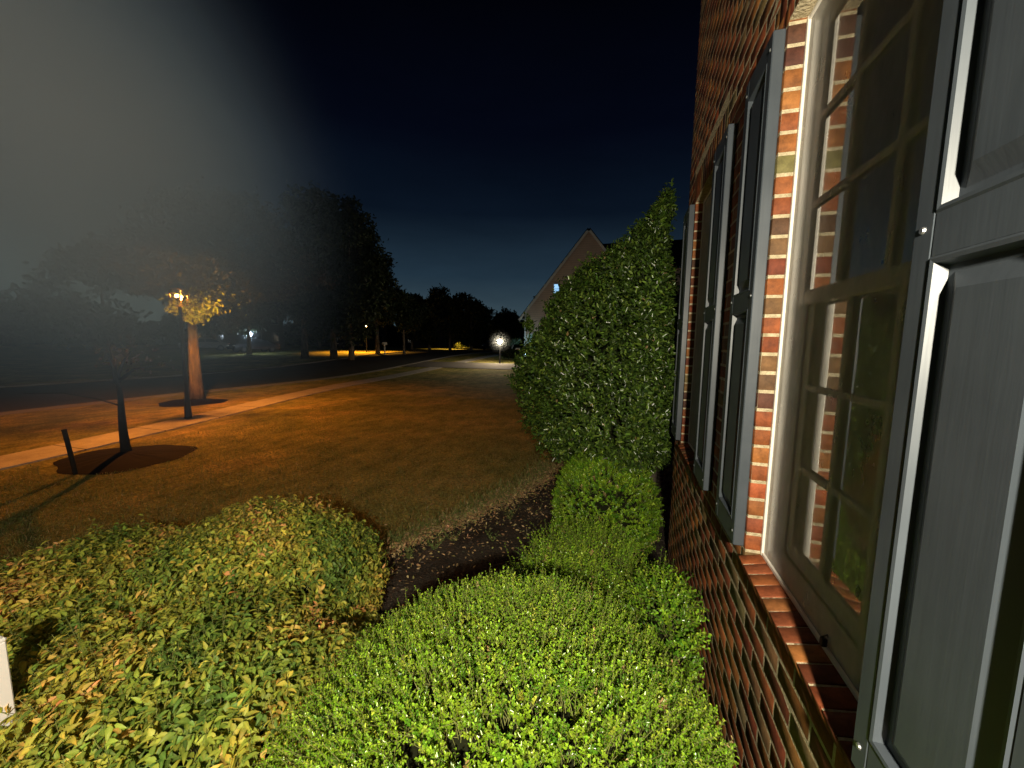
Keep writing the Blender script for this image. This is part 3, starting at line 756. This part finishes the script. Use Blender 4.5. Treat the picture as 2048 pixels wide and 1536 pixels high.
# street tree lit by the lantern
st_tree = tree('street_tree', 'street tree with a thick orange-lit trunk on a mulch ring by the lantern', (-13.8, 9.5), 7.5,
     [(a_-.2+.5, b_+.9, c_, d_, e_) for a_, b_, c_, d_, e_ in rcrown(5, 16, 5.0, 2.4, 1.5, .9, 1.3)] + [(2.2,1.2,4.0,.9,.5),(1.3,1.4,3.9,1.0,.5),(0,-.1,3.9,1.3,.6),(-.8,.2,3.9,1.1,.5)],
     .195, 34000, .13, [(.026,.026,.011),(.018,.020,.008),(.045,.038,.014)], [3,3,2], seed=5, fork=.5, limbs=14)
def low_spray(parent):
    cc = [(.70,-.35,2.90,.26,.15),(1.15,-.15,3.05,.28,.17),(.30,-.55,3.02,.20,.12),(.75,-.35,2.72,.18,.11),(.1,-.3,3.3,.4,.3),(.9,.1,3.45,.5,.3)]
    Ps = np.concatenate([np.array(k[:3]) + rng.normal(size=(170,3))*np.array([k[3],k[3],k[4]])*.6 for k in cc]); m_ = len(Ps)
    V, F, c_ = leaves(Ps, rng.normal(size=(m_,3)), rng.normal(size=(m_,3))+np.array([0,0,.6]), .12*rng.uniform(.6,1.3,m_), .07*rng.uniform(.6,1.2,m_), pick([(.55,.62,.03),(.42,.46,.03)],[1,1],m_))  # lantern light put into these leaf colours, far paler than the crown
    np_mesh('lit_leaves', V, F, M_leafm, parent, c_)
    MB().tube([(0,0,2.9),(.4,-.25,3.05),(1.0,-.35,3.1)], [.05,.03,.01], 7).build('low_branch', M_bark, parent)
low_spray(st_tree)
# mulch ring of that tree
def disc(name, cx, cy, rx, ry, h, n=36, m=None):
    V = [(cx, cy, g(cx, cy)+h)]; F = []
    for j, q in enumerate((.35, .7, 1.0)):
        for i in range(n):
            a = 2*math.pi*i/n; w_ = 1 + .07*math.sin(a*3+cx) + .04*math.sin(a*7)
            V.append((cx+math.cos(a)*rx*q*w_, cy+math.sin(a)*ry*q*w_, g(cx, cy)+.006+(h-.006)*(1-q)**.8 + (.012*hash2(i, j) if q < 1 else 0)))
    for i in range(n): F.append((0, 1+i, 1+(i+1) % n))
    for j in range(2):
        for i in range(n): F.append((1+j*n+i, 1+(j+1)*n+i, 1+(j+1)*n+(i+1) % n, 1+j*n+(i+1) % n))
    return tag(mesh_obj(name, V, F, m or M_mulch), kind='structure')
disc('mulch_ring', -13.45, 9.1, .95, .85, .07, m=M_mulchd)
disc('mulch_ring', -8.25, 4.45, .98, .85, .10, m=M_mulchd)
# sapling
sp = tree('sapling', 'thin bare-stemmed young tree leaning left beside the sidewalk', (-8.36, 4.52), 2.6,
     [(-.15,-.05,2.1,.42,.35),(.15,.1,1.85,.4,.25),(-.35,.15,1.75,.35,.25),(.5,.2,1.6,.35,.2)], .075, 150, .07, [(.06,.05,.035),(.05,.04,.03)], [1,1], lean=(-.10,-.03), seed=9, limbs=4, fork=.5)
for ch in sp.children:
    if ch.name.startswith(('trunk', 'limb')): ch.data.materials[0] = M_shadebark
MB().tube([(-.04,0,.90),(-.40,-.12,1.02),(-.95,-.30,1.12),(-1.55,-.5,1.10)], [.014,.011,.008,.005], 6).build('branch', M_shadebark, sp)
st = thing('wooden_stake', 'short leaning wooden stake darkened to a silhouette left of the sapling', 'stake', (-7.95, 3.66, 0))
MB().tube([(0,0,-.1),(-.045,-.02,.32),(-.10,-.035,.68)], [.030,.030,.029], 8).build('post', M_shadebark, st)
MB().tube([(-.10,-.035,.68),(-.103,-.036,.70)], [.033,.029], 8).build('cap', M_shadebark, st)

# street lantern
def lantern(x, y, label, head_z, bulbs, post_r=.045, name='street_lamp', panes=True, zb=None):
    zb = g(x, y) if zb is None else zb
    t = thing(name, label, 'lamp post', (x, y, zb))
    hz = head_z - zb
    MB().tube([(0,0,0),(0,0,.12),(0,0,.5),(0,0,.55),(0,0,hz-.24)], [post_r*2.0, post_r*1.8, post_r*1.4, post_r, post_r*.8], 12).build('post', M_black, t)
    m = MB(); w = .11
    m.box((-.055,-.055,hz-.24), (.055,.055,hz-.22), .005); m.box((-w*.95-.01,-w*.95-.01,hz-.215),(w*.95+.01,-w*.95+.01,hz-.2)); m.box((-w*.95-.01,w*.95-.01,hz-.215),(w*.95+.01,w*.95+.01,hz-.2)); m.box((-w*.95-.01,-w*.93,hz-.214),(-w*.95+.01,w*.93,hz-.201)); m.box((w*.95-.01,-w*.93,hz-.214),(w*.95+.01,w*.93,hz-.201)); m.box((-w-.03,-w-.03,hz+.2), (w+.03,w+.03,hz+.225), .005)
    for sx in (-1, 1):
        for sy in (-1, 1): m.tube([(sx*w*.95, sy*w*.95, hz-.21), (sx*(w+.02), sy*(w+.02), hz+.2)], .008, 5)
    m.add([(-w-.03,-w-.03,hz+.226),(w+.03,-w-.03,hz+.226),(w+.03,w+.03,hz+.226),(-w-.03,w+.03,hz+.226),(0,0,hz+.36)], [(0,1,4),(1,2,4),(2,3,4),(3,0,4)])
    m.tube([(0,0,hz+.34),(0,0,hz+.42)], [.014,.006], 6)
    m.build('lantern_frame', M_black, t)
    for (dx, dy, dz, r_) in bulbs:
        bm = bmesh.new(); bmesh.ops.create_uvsphere(bm, u_segments=12, v_segments=8, radius=r_, matrix=Matrix.Translation((dx, dy, hz+dz)))
        me = bpy.data.meshes.new('bulb'); bm.to_mesh(me); bm.free(); me.materials.append(M_bulb if name == 'street_lamp' else M_bulb2)
        o = bpy.data.objects.new('bulb', me); COL.objects.link(o); o.parent = t
    return t
def point(name, loc, col_, P_, r_=.06, spot=None):
    l = bpy.data.lights.new(name, 'POINT' if not spot else 'SPOT'); l.energy = P_; l.color = col_; l.shadow_soft_size = r_
    if spot: l.spot_size = R(spot[0]); l.spot_blend = spot[1]
    o = bpy.data.objects.new(name, l); COL.objects.link(o); o.location = loc
    if spot:
        o.rotation_euler = Vector(spot[2]).to_track_quat('-Z', 'Y').to_euler()
    return o
lantern(-10.78, 7.17, 'black post lantern glowing orange beside the sidewalk, left of the thick trunk', 3.11, [(-.03,-.03,.03,.045),(.05,.03,.01,.028),(.0,.05,-.05,.02)])
lantern(-9.15, 28.6, 'short lamp post with a bright yellow-white globe by the neighbour driveway', 2.13, [(0,0,0,.15)], name='yard_lamp', post_r=.035)
point('lantern_light', (-10.78, 7.17, 3.20), (1, .31, .036), 1750, .05, spot=(152, .18, (0, 0, -1)))
point('leaf_spot', (-10.78, 7.17, 3.18), (1, .55, .08), 1150, .04, spot=(85, .6, (-2.35, 1.95, .05)))  # extra spot added at the lantern to brighten the low leaves
point('yard_light', (-9.15, 28.6-.16, 2.13), (1, .80, .54), 950, .1)
point('porch_light', (.20, -.85, 2.42), (1, .90, .70), 510, .03)

# ------------------------------------------------------------ dark trees across the street
tree('dark_tree', 'tall dark tree, its crown the highest peak left of centre', (-24.3, 28.2), 15.5, rcrown(11, 22, 8.3, 3.4, 4.9, 1.6, 2.3), .28, 24000, .36, DK, [2,2,1], seed=11, group=None)
tree('dark_tree', 'dark tree standing left of the tallest tree, half lost in the haze', (-27.4, 28.2), 11.0, rcrown(12, 14, 6.9, 3.2, 3.4, 1.3, 2.0), .30, 13000, .36, DK, [2,2,1], seed=12)
tree('dark_tree', 'dark tree on the right shoulder of the tallest tree', (-22.3, 28.0), 11.5, rcrown(13, 15, 7.2, 3.2, 4.2, 1.2, 2.0), .24, 13000, .34, DK, [2,2,1], seed=13)
tree('dark_tree', 'dark tree with an orange-lit trunk between the white mailbox and the dark trees', (-24.2, 34.4), 8.5, rcrown(14, 10, 6.0, 2.4, 2.6, 1.0, 1.5), .22, 8000, .34, DK, [2,2,1], seed=14)
tree('dark_tree', 'slim dark tree with a pale thin trunk right of the white mailbox', (-21.5, 35.0), 7.6, rcrown(15, 8, 5.1, 1.9, 2.3, .9, 1.4), .13, 7000, .34, DK, [2,2,1], seed=15)
FT = [(-29.4,50,8.6,2.2,'small pointed dark tree between the tall trees and the round one'),
      (-23.4,50,9.6,3.2,'round dark tree rising in the middle of the far tree line'),
      (-20.2,50,7.6,2.8,'dark tree joining the round tree on its right side'),
      (-26.6,50,7.4,2.6,'low dark tree filling the left side of the round far tree'),
      (-19.2,62,6.3,3.6,'low far tree behind the bright yard lamp'),
      (-15.6,66,5.4,3.2,'low far tree next to the neighbour house corner'),
      (-42,46,12.0,5.0,'dim broad tree behind the thick lit trunk'),
      (-52,38,14.0,5.5,'dim tall tree at the far left across the street'),
      (-36,30,12.5,4.0,'dim tree above the blue-white lamp'),
      (-42,13,11.5,4.6,'dim tree across the road between the sapling and the left edge'),
      (-44,5,12.5,5.0,'dim tree at the extreme left edge across the road'),
      (-40,21,10.5,4.2,'dim tree across the road behind the lantern'),
      (-48,60,11,6,'far dark tree at the back of the row across the street')]
for i, (x, y, h, r_, lab) in enumerate(FT):
    tree('far_tree', lab, (x, y), h, rcrown(30+i, 14, h*.55, r_*.75, h*.34, r_*.32, r_*.5), .2, 9000, .42, DK, [2,2,1], seed=30+i, group='dark trees of the far tree line', limbs=4)
def woods():
    n = 60000; ang = rng.uniform(R(4), R(108), n); d = rng.uniform(88, 104, n); x = -d*np.sin(ang); y = d*np.cos(ang)
    top = 5.2 + 1.3*np.sin(ang*23) + .9*np.sin(ang*51+1) + .6*np.sin(ang*97)
    P = np.stack([x, y, .6 + top*rng.random(n)**.8], 1)
    V, F, c_ = leaves(P, rng.normal(size=(n,3)), rng.normal(size=(n,3)), rng.uniform(.5,1.2,n), rng.uniform(.3,.8,n), pick(DK,[2,2,1],n))
    tag(np_mesh('distant_woods', V, F, M_leafm, None, c_), 'low black line of distant woods along the horizon', 'woods', kind='stuff')
woods()
hedge = shrub('distant_hedge', 'low lit yellow hedge far down the street', 'hedge', (0,0,.5), (1.6,.6,.6), 900, 5, .3, .16, .1, [(.2,.2,.03),(.15,.16,.03)], [1,1], 51, core=True, xm=99)
hedge.location = (-26.5, 62, g(0, 62))
for o in hedge.children: pass
# small garden plants at the neighbour's corner
b1 = shrub('round_bush', 'low rounded dark bush at the foot of the neighbour house corner', 'shrub', (0,0,.38), (.75,.75,.42), 1100, 6, .12, .07, .04, [(.04,.06,.02),(.03,.05,.015)], [1,1], 61, xm=99)
b1.location = (-9.35, 32.6, g(0, 32.6)-.02)
ot = tree('ornamental_tree', 'little flat-topped ornamental tree lit blue-green beside the neighbour house', (-9.75, 34.2), 2.0, [(0,0,1.45,.5,.25),(.35,0,1.6,.4,.2),(-.3,.1,1.3,.35,.2)], .04, 900, .1, [(.10,.15,.08),(.07,.11,.06)], [1,1], seed=70)

# ------------------------------------------------------------ neighbour house (gable end faces the camera)
YH = 35.96; GZ = g(0, YH)
nb = thing('neighbour_house', 'tan sided house with a steep gable and one lit upper window behind the holly', 'house', (-3.3, YH, GZ))
ox = -3.3
gl, gr, er, ez, ap = -9.05-ox, 2.45-ox, 4.75-GZ, 4.75-GZ, 12.05-GZ
V = [(gl,0,-.3),(gr,0,-.3),(gr,0,ez),(0,0,ap),(gl,0,ez),(gl,9,-.3),(gr,9,-.3),(gr,9,ez),(0,9,ap),(gl,9,ez)]
mesh_obj('wall', V, [(0,1,2,3,4),(9,8,7,6,5),(5,0,4,9),(1,6,7,2)], M_siding, nb)
def slab(p, q, r_, s_, th, name, m, parent):
    n_ = (Vector(q)-Vector(p)).cross(Vector(s_)-Vector(p)).normalized()*th
    v = [Vector(k) for k in (p, q, r_, s_)]; v2 = [k+n_ for k in v]
    return mesh_obj(name, v+v2, [(3,2,1,0),(4,5,6,7),(0,1,5,4),(1,2,6,5),(2,3,7,6),(3,0,4,7)], m, parent)
sl = (ap-ez)/(-gl)
slab((gl-.4,-.35,ez-.4*sl+.06), (0,-.35,ap+.06), (0,9.3,ap+.06), (gl-.4,9.3,ez-.4*sl+.06), .14, 'roof', M_shingle, nb)
slab((0,-.35,ap+.06), (gr+.4,-.35,ez-.4*sl+.06), (gr+.4,9.3,ez-.4*sl+.06), (0,9.3,ap+.06), .14, 'roof', M_shingle, nb)
# cross wing with its ridge running right
slab((-.6,.6,ap-3.4),(10.5,.6,ap-3.4),(10.5,5,ap-.1),(-.2,5,ap-.1), .12, 'roof', M_shingle, nb)
slab((-.2,5,ap-.1),(10.5,5,ap-.1),(10.5,9.4,ap-3.4),(-.6,9.4,ap-3.4), .12, 'roof', M_shingle, nb)
mesh_obj('side_wing', [(gr,1.2,-.3),(10.2,1.2,-.3),(10.2,1.2,ap-3.3),(gr,1.2,ap-3.3),(gr,8.9,-.3),(10.2,8.9,-.3),(10.2,8.9,ap-3.3),(gr,8.9,ap-3.3),(10.2,5,ap-.2)], [(0,1,2,3),(1,5,6,8,2),(5,4,7,6),(3,2,8),(7,8,6)][:3], M_siding, nb)
m = MB()
def rake(p, q, w_, parent, nm):
    d = (Vector(q)-Vector(p)); n_ = Vector((-d.z, 0, d.x)).normalized()*w_
    a, b = Vector(p), Vector(q)
    v = [a, b, b+n_, a+n_]; v2 = [k+Vector((0,-.05,0)) for k in v]
    mesh_obj(nm, v+v2, [(0,1,2,3),(7,6,5,4),(0,4,5,1),(1,5,6,2),(2,6,7,3),(3,7,4,0)], M_white, parent)
rake((gl-.4,-.36,ez-.4*sl-.14), (0,-.36,ap-.16), .2, nb, 'rake_board')
rake((0,-.362,ap-.16), (gr+.4,-.362,ez-.4*sl-.14), .2, nb, 'rake_board')
MB().box((gl-.03,-.03,-.2), (gl+.12,.1,ez), .01).build('corner_board', M_white, nb)
MB().box((gl-.5,-.3,ez-.48), (gl-.34,9.2,ez-.34), .02).build('gutter', M_white, nb)
def nwin(x0, x1, z0, z1, lit):
    w = MB(); fw = .09
    for (p, q) in (((x0-fw,-.05,z0-fw),(x0,.02,z1+fw)), ((x1,-.05,z0-fw),(x1+fw,.02,z1+fw)), ((x0,-.05,z1),(x1,.02,z1+fw)), ((x0,-.05,z0-fw),(x1,.02,z0))): w.box(p, q, .01)
    o = w.build('window', M_white, nb)
    mesh_obj('pane', [(x0,-.02,z0),(x1,-.02,z0),(x1,-.02,z1),(x0,-.02,z1)], [(0,1,2,3)], lit, o)
    MB().box((x0,-.035,(z0+z1)/2-.025), (x1,-.022,(z0+z1)/2+.025)).build('muntin', M_white, o)
nwin(-6.33-ox, -5.87-ox, 6.62-GZ, 7.45-GZ, M_litwin)
nwin(-2.0-ox, -1.0-ox, 6.3-GZ, 7.6-GZ, M_cglass)
m = MB(); m.box((-8.85-ox,-.06,-.05), (-8.70-ox,.03,2.2), .01); m.box((-6.35-ox,-.06,-.05), (-6.2-ox,.03,2.2), .01); m.box((-8.70-ox,-.06,2.07), (-6.35-ox,.03,2.2), .01)
m.build('door_frame', M_white, nb)
d = MB().box((-8.69-ox,-.03,0), (-6.36-ox,.02,2.06)).build('garage_door', M_green, nb)
for i in range(4):
    m = MB()
    for k in range(4): m.box((-8.6-ox+k*.56,-.045,.08+i*.5), (-8.6-ox+k*.56+.48,-.031,.46+i*.5), .008)
    m.build('door_panel', M_green, d)
# small dormer on the far roof side at the left
m = MB(); m.box((gl+.5,3,ez+.7), (gl+1.8,4.4,ez+2.0)); m.build('dormer', M_siding, nb)
slab((gl+.1,2.8,ez+1.9),(gl+1.9,2.8,ez+2.3),(gl+1.9,4.6,ez+2.3),(gl+.1,4.6,ez+1.9), .08, 'roof', M_shingle, nb)
fl = thing('flood_light', 'small blue-white garden flood light at the neighbour garage door', 'light', (-8.55, 34.6, g(0,34.6)))
MB().tube([(0,0,0),(0,0,.25)], .02, 8).build('stake', M_black, fl)
MB().tube([(0,0,.25),(0,-.06,.32),(0,-.12,.36)], [.04,.07,.09], 12).build('housing', M_black, fl)
MB().tube([(0,-.121,.36),(0,-.14,.365)], [.085,.08], 12).build('lens', M_bulb3, fl)
point('flood_light_glow', (-8.55, 34.35, g(0,34.6)+.5), (.45,.75,1), 60, .06)
sg = thing('yard_sign', 'small white yard sign with a red mark beside the round bush', 'sign', (-9.05, 33.4, g(0,33.4)))
MB().box((-.22,-.01,.35), (.22,.01,.95), .005).build('board', M_white, sg)
MB().box((-.12,-.016,.48), (.12,-.0105,.82), .002).build('red_mark', M_signr, sg)
for sx in (-1, 1): MB().tube([(sx*.17,.012,0),(sx*.17,.012,.4)], .008, 6).build('leg', M_black, sg)

# ------------------------------------------------------------ far side houses, lamps, cars
M_dtrim = mat('dimmed_trim', (.16,.155,.15), .6, .2)  # window trim with the dimness of the far side put into its colour
def far_house(x, y, rz, w, dpt, h, rh, label, wm, lit=()):
    t = thing('far_house', label, 'house', (x, y, g(x, y)), rz)
    V = [(-w/2,0,-.2),(w/2,0,-.2),(w/2,0,h),(-w/2,0,h),(-w/2,dpt,-.2),(w/2,dpt,-.2),(w/2,dpt,h),(-w/2,dpt,h),(-w/2,dpt/2,h+rh-.1),(w/2,dpt/2,h+rh-.1)]
    mesh_obj('wall', V, [(0,1,2,3),(5,4,7,6),(1,5,6,9,2),(4,0,3,8,7)], wm, t)
    slab((-w/2-.3,-.4,h-.1),(w/2+.3,-.4,h-.1),(w/2+.3,dpt/2,h+rh),(-w/2-.3,dpt/2,h+rh), .12, 'roof', M_shingle, t)
    slab((-w/2-.3,dpt/2,h+rh),(w/2+.3,dpt/2,h+rh),(w/2+.3,dpt+.4,h-.1),(-w/2-.3,dpt+.4,h-.1), .12, 'roof', M_shingle, t)
    k = int(w//2.4)
    for s_ in range(2):
        for i in range(k):
            xx = -w/2 + (i+.5)*w/k; z0 = .9 + s_*2.7
            if z0+1.4 > h: continue
            if s_ == 0 and i == k//2:
                m = MB().box((xx-.5,-.06,0), (xx+.5,.02,2.1), .01).build('door', M_dark, t); continue
            m = MB()
            for (p, q) in (((xx-.5,-.05,z0),(xx-.42,.02,z0+1.4)), ((xx+.42,-.05,z0),(xx+.5,.02,z0+1.4)), ((xx-.42,-.05,z0+1.32),(xx+.42,.02,z0+1.4)), ((xx-.42,-.05,z0),(xx+.42,.02,z0+.08))): m.box(p, q)
            o = m.build('window', M_dtrim, t)
            mesh_obj('pane', [(xx-.42,-.02,z0+.08),(xx+.42,-.02,z0+.08),(xx+.42,-.02,z0+1.32),(xx-.42,-.02,z0+1.32)], [(0,1,2,3)], M_cglass, o)
    return t
M_dsid = mat('dimmed_siding', (.07,.06,.055), .8, .2)  # siding colour darkened so the far houses stay dim
far_house(-57, 46, R(55), 12, 8, 5.4, 2.6, 'pale house behind the blue-white lamp across the street', M_dsid)
far_house(-52, 66, R(45), 13, 8, 5.4, 2.8, 'dim house between the dark tree trunks across the street', M_dsid)
far_house(-38, 74, R(30), 13, 8, 5.4, 2.8, 'farthest low house under the round far tree', M_dsid)

def post_light(x, y, z, label, col_, mt, name, P_, r_, spot=None):
    t = thing(name, label, 'lamp', (x, y, g(x, y))); hz = z - g(x, y)
    MB().tube([(0,0,0),(0,0,hz-.1)], [.06,.04], 10).build('post', M_black, t)
    MB().tube([(0,0,hz-.1),(0,0,hz-.05)], [.05,.09], 10).build('collar', M_black, t)
    bm = bmesh.new(); bmesh.ops.create_uvsphere(bm, u_segments=16, v_segments=10, radius=r_, matrix=Matrix.Translation((0,0,hz+r_*.6)))
    me = bpy.data.meshes.new('globe'); bm.to_mesh(me); bm.free(); me.materials.append(mt); o = bpy.data.objects.new('globe', me); COL.objects.link(o); o.parent = t
    MB().tube([(0,0,hz+r_*1.55),(0,0,hz+r_*1.75)], [r_*.4,.02], 10).build('cap', M_black, t)
    l = point(name+'_light', (x+.05, y-.10, z+.1+r_), col_, P_, .1, spot=(spot, .3, (0, 0, -1)) if spot else None)
post_light(-36.4, 30.4, 2.4, 'blue-white lamp glowing between the trees across the street', (.5,.75,1), M_bulb3, 'blue_lamp', 170, .26)
# orange lamps hidden among the far trees
post_light(-27.9, 37.6, 3.6, 'orange street lamp half hidden behind the dark tree trunks', (1,.44,.05), M_bulb, 'orange_lamp', 4200, .07, 136)
post_light(-27.6, 60.4, 3.2, 'small far orange lamp above the yellow hedge', (1,.62,.12), M_bulb, 'orange_lamp', 1800, .06, 140)

def car(x, y, rz, paint, label, red=False):
    t = thing('parked_car', label, 'car', (x, y, g(x, y)+.005), rz, group=None)
    prof = [(-2.2,.35),(-2.25,.62),(-2.12,.86),(-1.35,.95),(-.85,1.36),(-.3,1.47),(.55,1.45),(1.15,1.25),(1.65,1.0),(2.15,.92),(2.28,.65),(2.22,.35)]
    V = []; n = len(prof)
    for s_, k in ((-1, .86), (1, .86)):
        for (px, pz) in prof: 
            w = .88 if pz < .96 else .88 - (pz-.95)*.42
            V.append((px, s_*w, pz))
    F = [tuple(range(n)), tuple(range(2*n-1, n-1, -1))] + [(i, i+n, (i+1) % n+n, (i+1) % n) for i in range(n)]
    o = mesh_obj('body', V, [f[::-1] for f in F], paint, t)
    for s_ in (-1, 1):
        w0, w1 = .885, .71
        mesh_obj('side_window', [(-1.15,s_*w0,1.0),(.0,s_*w0,1.0),(.0,s_*w1,1.40),(-.72,s_*(w1+.02),1.36)], [(0,1,2,3)], M_cglass, t)
        mesh_obj('side_window', [(.08,s_*w0,1.0),(1.35,s_*w0,1.0),(1.05,s_*(w1+.06),1.25),(.55,s_*w1,1.39),(.08,s_*w1,1.40)], [(0,1,2,3,4)], M_cglass, t)
        for wx in (-1.38, 1.42):
            wh = MB().tube([(wx,s_*.72,.33),(wx,s_*.90,.33)], .33, 20).build('wheel', M_tyre, t)
            MB().tube([(wx,s_*.895,.33),(wx,s_*.915,.33)], [.2,.18], 14).build('rim', M_rim, wh)
        MB().box((-2.27,s_*.78,.68), (-2.15,s_*.5,.80), .02).build('headlight', M_lampg, t)
        MB().box((2.17,s_*.80,.70), (2.275,s_*.52,.86), .02).build('tail_light', M_red, t)
    mesh_obj('windscreen', [(-1.30,-.82,.985),(-1.30,.82,.985),(-.87,.70,1.345),(-.87,-.70,1.345)], [(0,1,2,3)], M_cglass, t)
    mesh_obj('rear_window', [(1.62,-.80,1.03),(1.62,.80,1.03),(1.18,.73,1.25),(1.18,-.73,1.25)], [(0,1,2,3)], M_cglass, t)
    return t
car(-38.4, 32.6, R(75), M_carp, 'dark car parked across the street below the blue-white lamp')
car(-46.5, 33.2, R(60), M_carw, 'pale car just right of the thick orange-lit trunk')
car(-40.6, 50.0, R(80), M_carp, 'dark car with small red lights on the orange-lit lawn edge')
car(-19.9, 58.5, R(80), M_carp, 'dark car far down the street left of the yard lamp')
mbx = thing('mailbox', 'white mailbox on a post right of the orange-lit trunk', 'mailbox', (-22.9, 33.7, g(0,33.7)))
MB().box((-.05,-.05,0), (.05,.05,1.0), .01).build('post', M_white, mbx)
MB().box((-.13,-.26,1.0), (.13,.26,1.14), .02).tube([(0,-.26,1.14),(0,.26,1.14)], .13, 14).build('box', M_white, mbx)

# ------------------------------------------------------------ night mist at the left, lit by the porch light
def haze_volume(name, loc, scale, dens, mottled=False, color=(.86,.95,1,1), rot=None):
    bm = bmesh.new(); bmesh.ops.create_icosphere(bm, subdivisions=3, radius=.5)
    me = bpy.data.meshes.new(name); bm.to_mesh(me); bm.free()
    m = bpy.data.materials.new(name); m.use_nodes = True; nt = m.node_tree
    nt.nodes.remove(nt.nodes['Principled BSDF']); out = nt.nodes['Material Output']
    tc = nt.nodes.new('ShaderNodeTexCoord'); ln = nt.nodes.new('ShaderNodeVectorMath'); ln.operation = 'LENGTH'
    nt.links.new(tc.outputs['Object'], ln.inputs[0])
    mr = nt.nodes.new('ShaderNodeMapRange'); mr.interpolation_type = 'SMOOTHSTEP'; mr.inputs['From Min'].default_value = .49; mr.inputs['From Max'].default_value = 0.0
    mr.inputs['To Min'].default_value = 0; mr.inputs['To Max'].default_value = dens
    nt.links.new(ln.outputs['Value'], mr.inputs['Value']); d = mr.outputs[0]
    if mottled:
        q = nt.nodes.new('ShaderNodeMath'); q.operation = 'MULTIPLY'; r2 = nt.nodes.new('ShaderNodeMapRange')
        r2.inputs['From Min'].default_value = .3; r2.inputs['From Max'].default_value = .7; r2.inputs['To Min'].default_value = .65; r2.inputs['To Max'].default_value = 1.3
        nt.links.new(noise(nt, 2.6, 2, .5), r2.inputs['Value']); nt.links.new(d, q.inputs[0]); nt.links.new(r2.outputs[0], q.inputs[1]); d = q.outputs[0]
    sca = nt.nodes.new('ShaderNodeVolumeScatter'); sca.inputs['Color'].default_value = color
    pw = nt.nodes.new('ShaderNodeMath'); pw.operation = 'MULTIPLY'; nt.links.new(d, pw.inputs[0]); nt.links.new(mr.outputs[0], pw.inputs[1]); d2 = nt.nodes.new('ShaderNodeMath'); d2.operation = 'DIVIDE'; nt.links.new(pw.outputs[0], d2.inputs[0]); d2.inputs[1].default_value = dens
    nt.links.new(d2.outputs[0], sca.inputs['Density']); nt.links.new(sca.outputs[0], out.inputs['Volume'])
    me.materials.append(m)
    o = bpy.data.objects.new(name, me); COL.objects.link(o); o.location = loc; o.scale = scale
    if rot: o.rotation_euler = rot
    return o
# (soft ellipsoid tilted so its tail drifts down towards the street trees)
MIST_D = 2.1; MIST_C = (-3.98, 1.60, 3.50); MIST_S = (3.8, 7.2, 4.9)
MIST_R = Matrix(((-.8914,.1306,-.4340),(.3940,.6963,-.5999),(.2238,-.7058,-.6721))).to_euler()
tag(haze_volume('mist', MIST_C, MIST_S, MIST_D, True, (.50,.70,.95,1), MIST_R), 'grey haze drifting over the upper left of the night scene', 'haze', kind='stuff')
for nm_, loc_, r_, lab_ in (('glow_volume', (-9.15, 28.6, 2.13), 1.15, 'faint glow added around the bright yard lamp'), ('glow_volume', (-36.4, 30.4, 2.5), 1.5, 'faint glow added around the blue-white lamp')):
    o_ = haze_volume(nm_, loc_, (r_*2,)*3, .085); tag(o_, lab_, 'haze', kind='stuff')  # added scattering spheres that stand in for the glare of the lamps

# ------------------------------------------------------------ night sky
w = bpy.data.worlds.new('World'); scene.world = w; w.use_nodes = True; nt = w.node_tree
bg = nt.nodes['Background']; tc = nt.nodes.new('ShaderNodeTexCoord'); sp_ = nt.nodes.new('ShaderNodeSeparateXYZ'); nt.links.new(tc.outputs['Generated'], sp_.inputs[0])
c = ramp(nt, sp_.outputs['Z'], [(0,(.052,.082,.096)),(.06,(.042,.072,.092)),(.16,(.016,.034,.054)),(.30,(.0034,.0078,.017)),(.45,(.0011,.0022,.0070)),(.62,(.0005,.0008,.0026)),(1,(.0003,.0003,.0008))])
nz = noise(nt, 3.0, 5, .6, coord='Generated', stretch=(1,1,4))
nt.links.new(mix(nt, .5, c, mix(nt, 1.0, c, ramp(nt, nz, [(.3,(.75,.75,.75)),(.7,(1.3,1.25,1.2))]), 'MULTIPLY')), bg.inputs[0]); bg.inputs[1].default_value = .9

# ------------------------------------------------------------ camera
f_px, pitch, roll, yaw = 770., R(6.2), R(.78), R(15.9)
fw = Vector((-math.sin(yaw)*math.cos(pitch), math.cos(yaw)*math.cos(pitch), -math.sin(pitch)))
r0 = Vector((math.cos(yaw), math.sin(yaw), 0)); u0 = r0.cross(fw)
rt = r0*math.cos(roll) + u0*math.sin(roll); up = rt.cross(fw)
cam = bpy.data.cameras.new('camera'); co = bpy.data.objects.new('camera', cam); COL.objects.link(co)
cam.sensor_fit = 'HORIZONTAL'; cam.sensor_width = 36; cam.lens = 36*f_px/2048; cam.clip_start = .02; cam.clip_end = 2000
Mx = Matrix((( rt.x, up.x, -fw.x, 0), (rt.y, up.y, -fw.y, 0), (rt.z, up.z, -fw.z, EYE), (0,0,0,1)))
co.matrix_world = Mx; scene.camera = co
scene.view_settings.view_transform = 'Standard'; scene.view_settings.look = 'None'; scene.view_settings.exposure = 0
cy = scene.cycles; cy.use_denoising = True; cy.max_bounces = 6; cy.transparent_max_bounces = 24; cy.volume_bounces = 0
cy.volume_step_rate = 2.0; cy.volume_max_steps = 64; cy.sample_clamp_indirect = 3.0; cy.caustics_reflective = False; cy.caustics_refractive = False
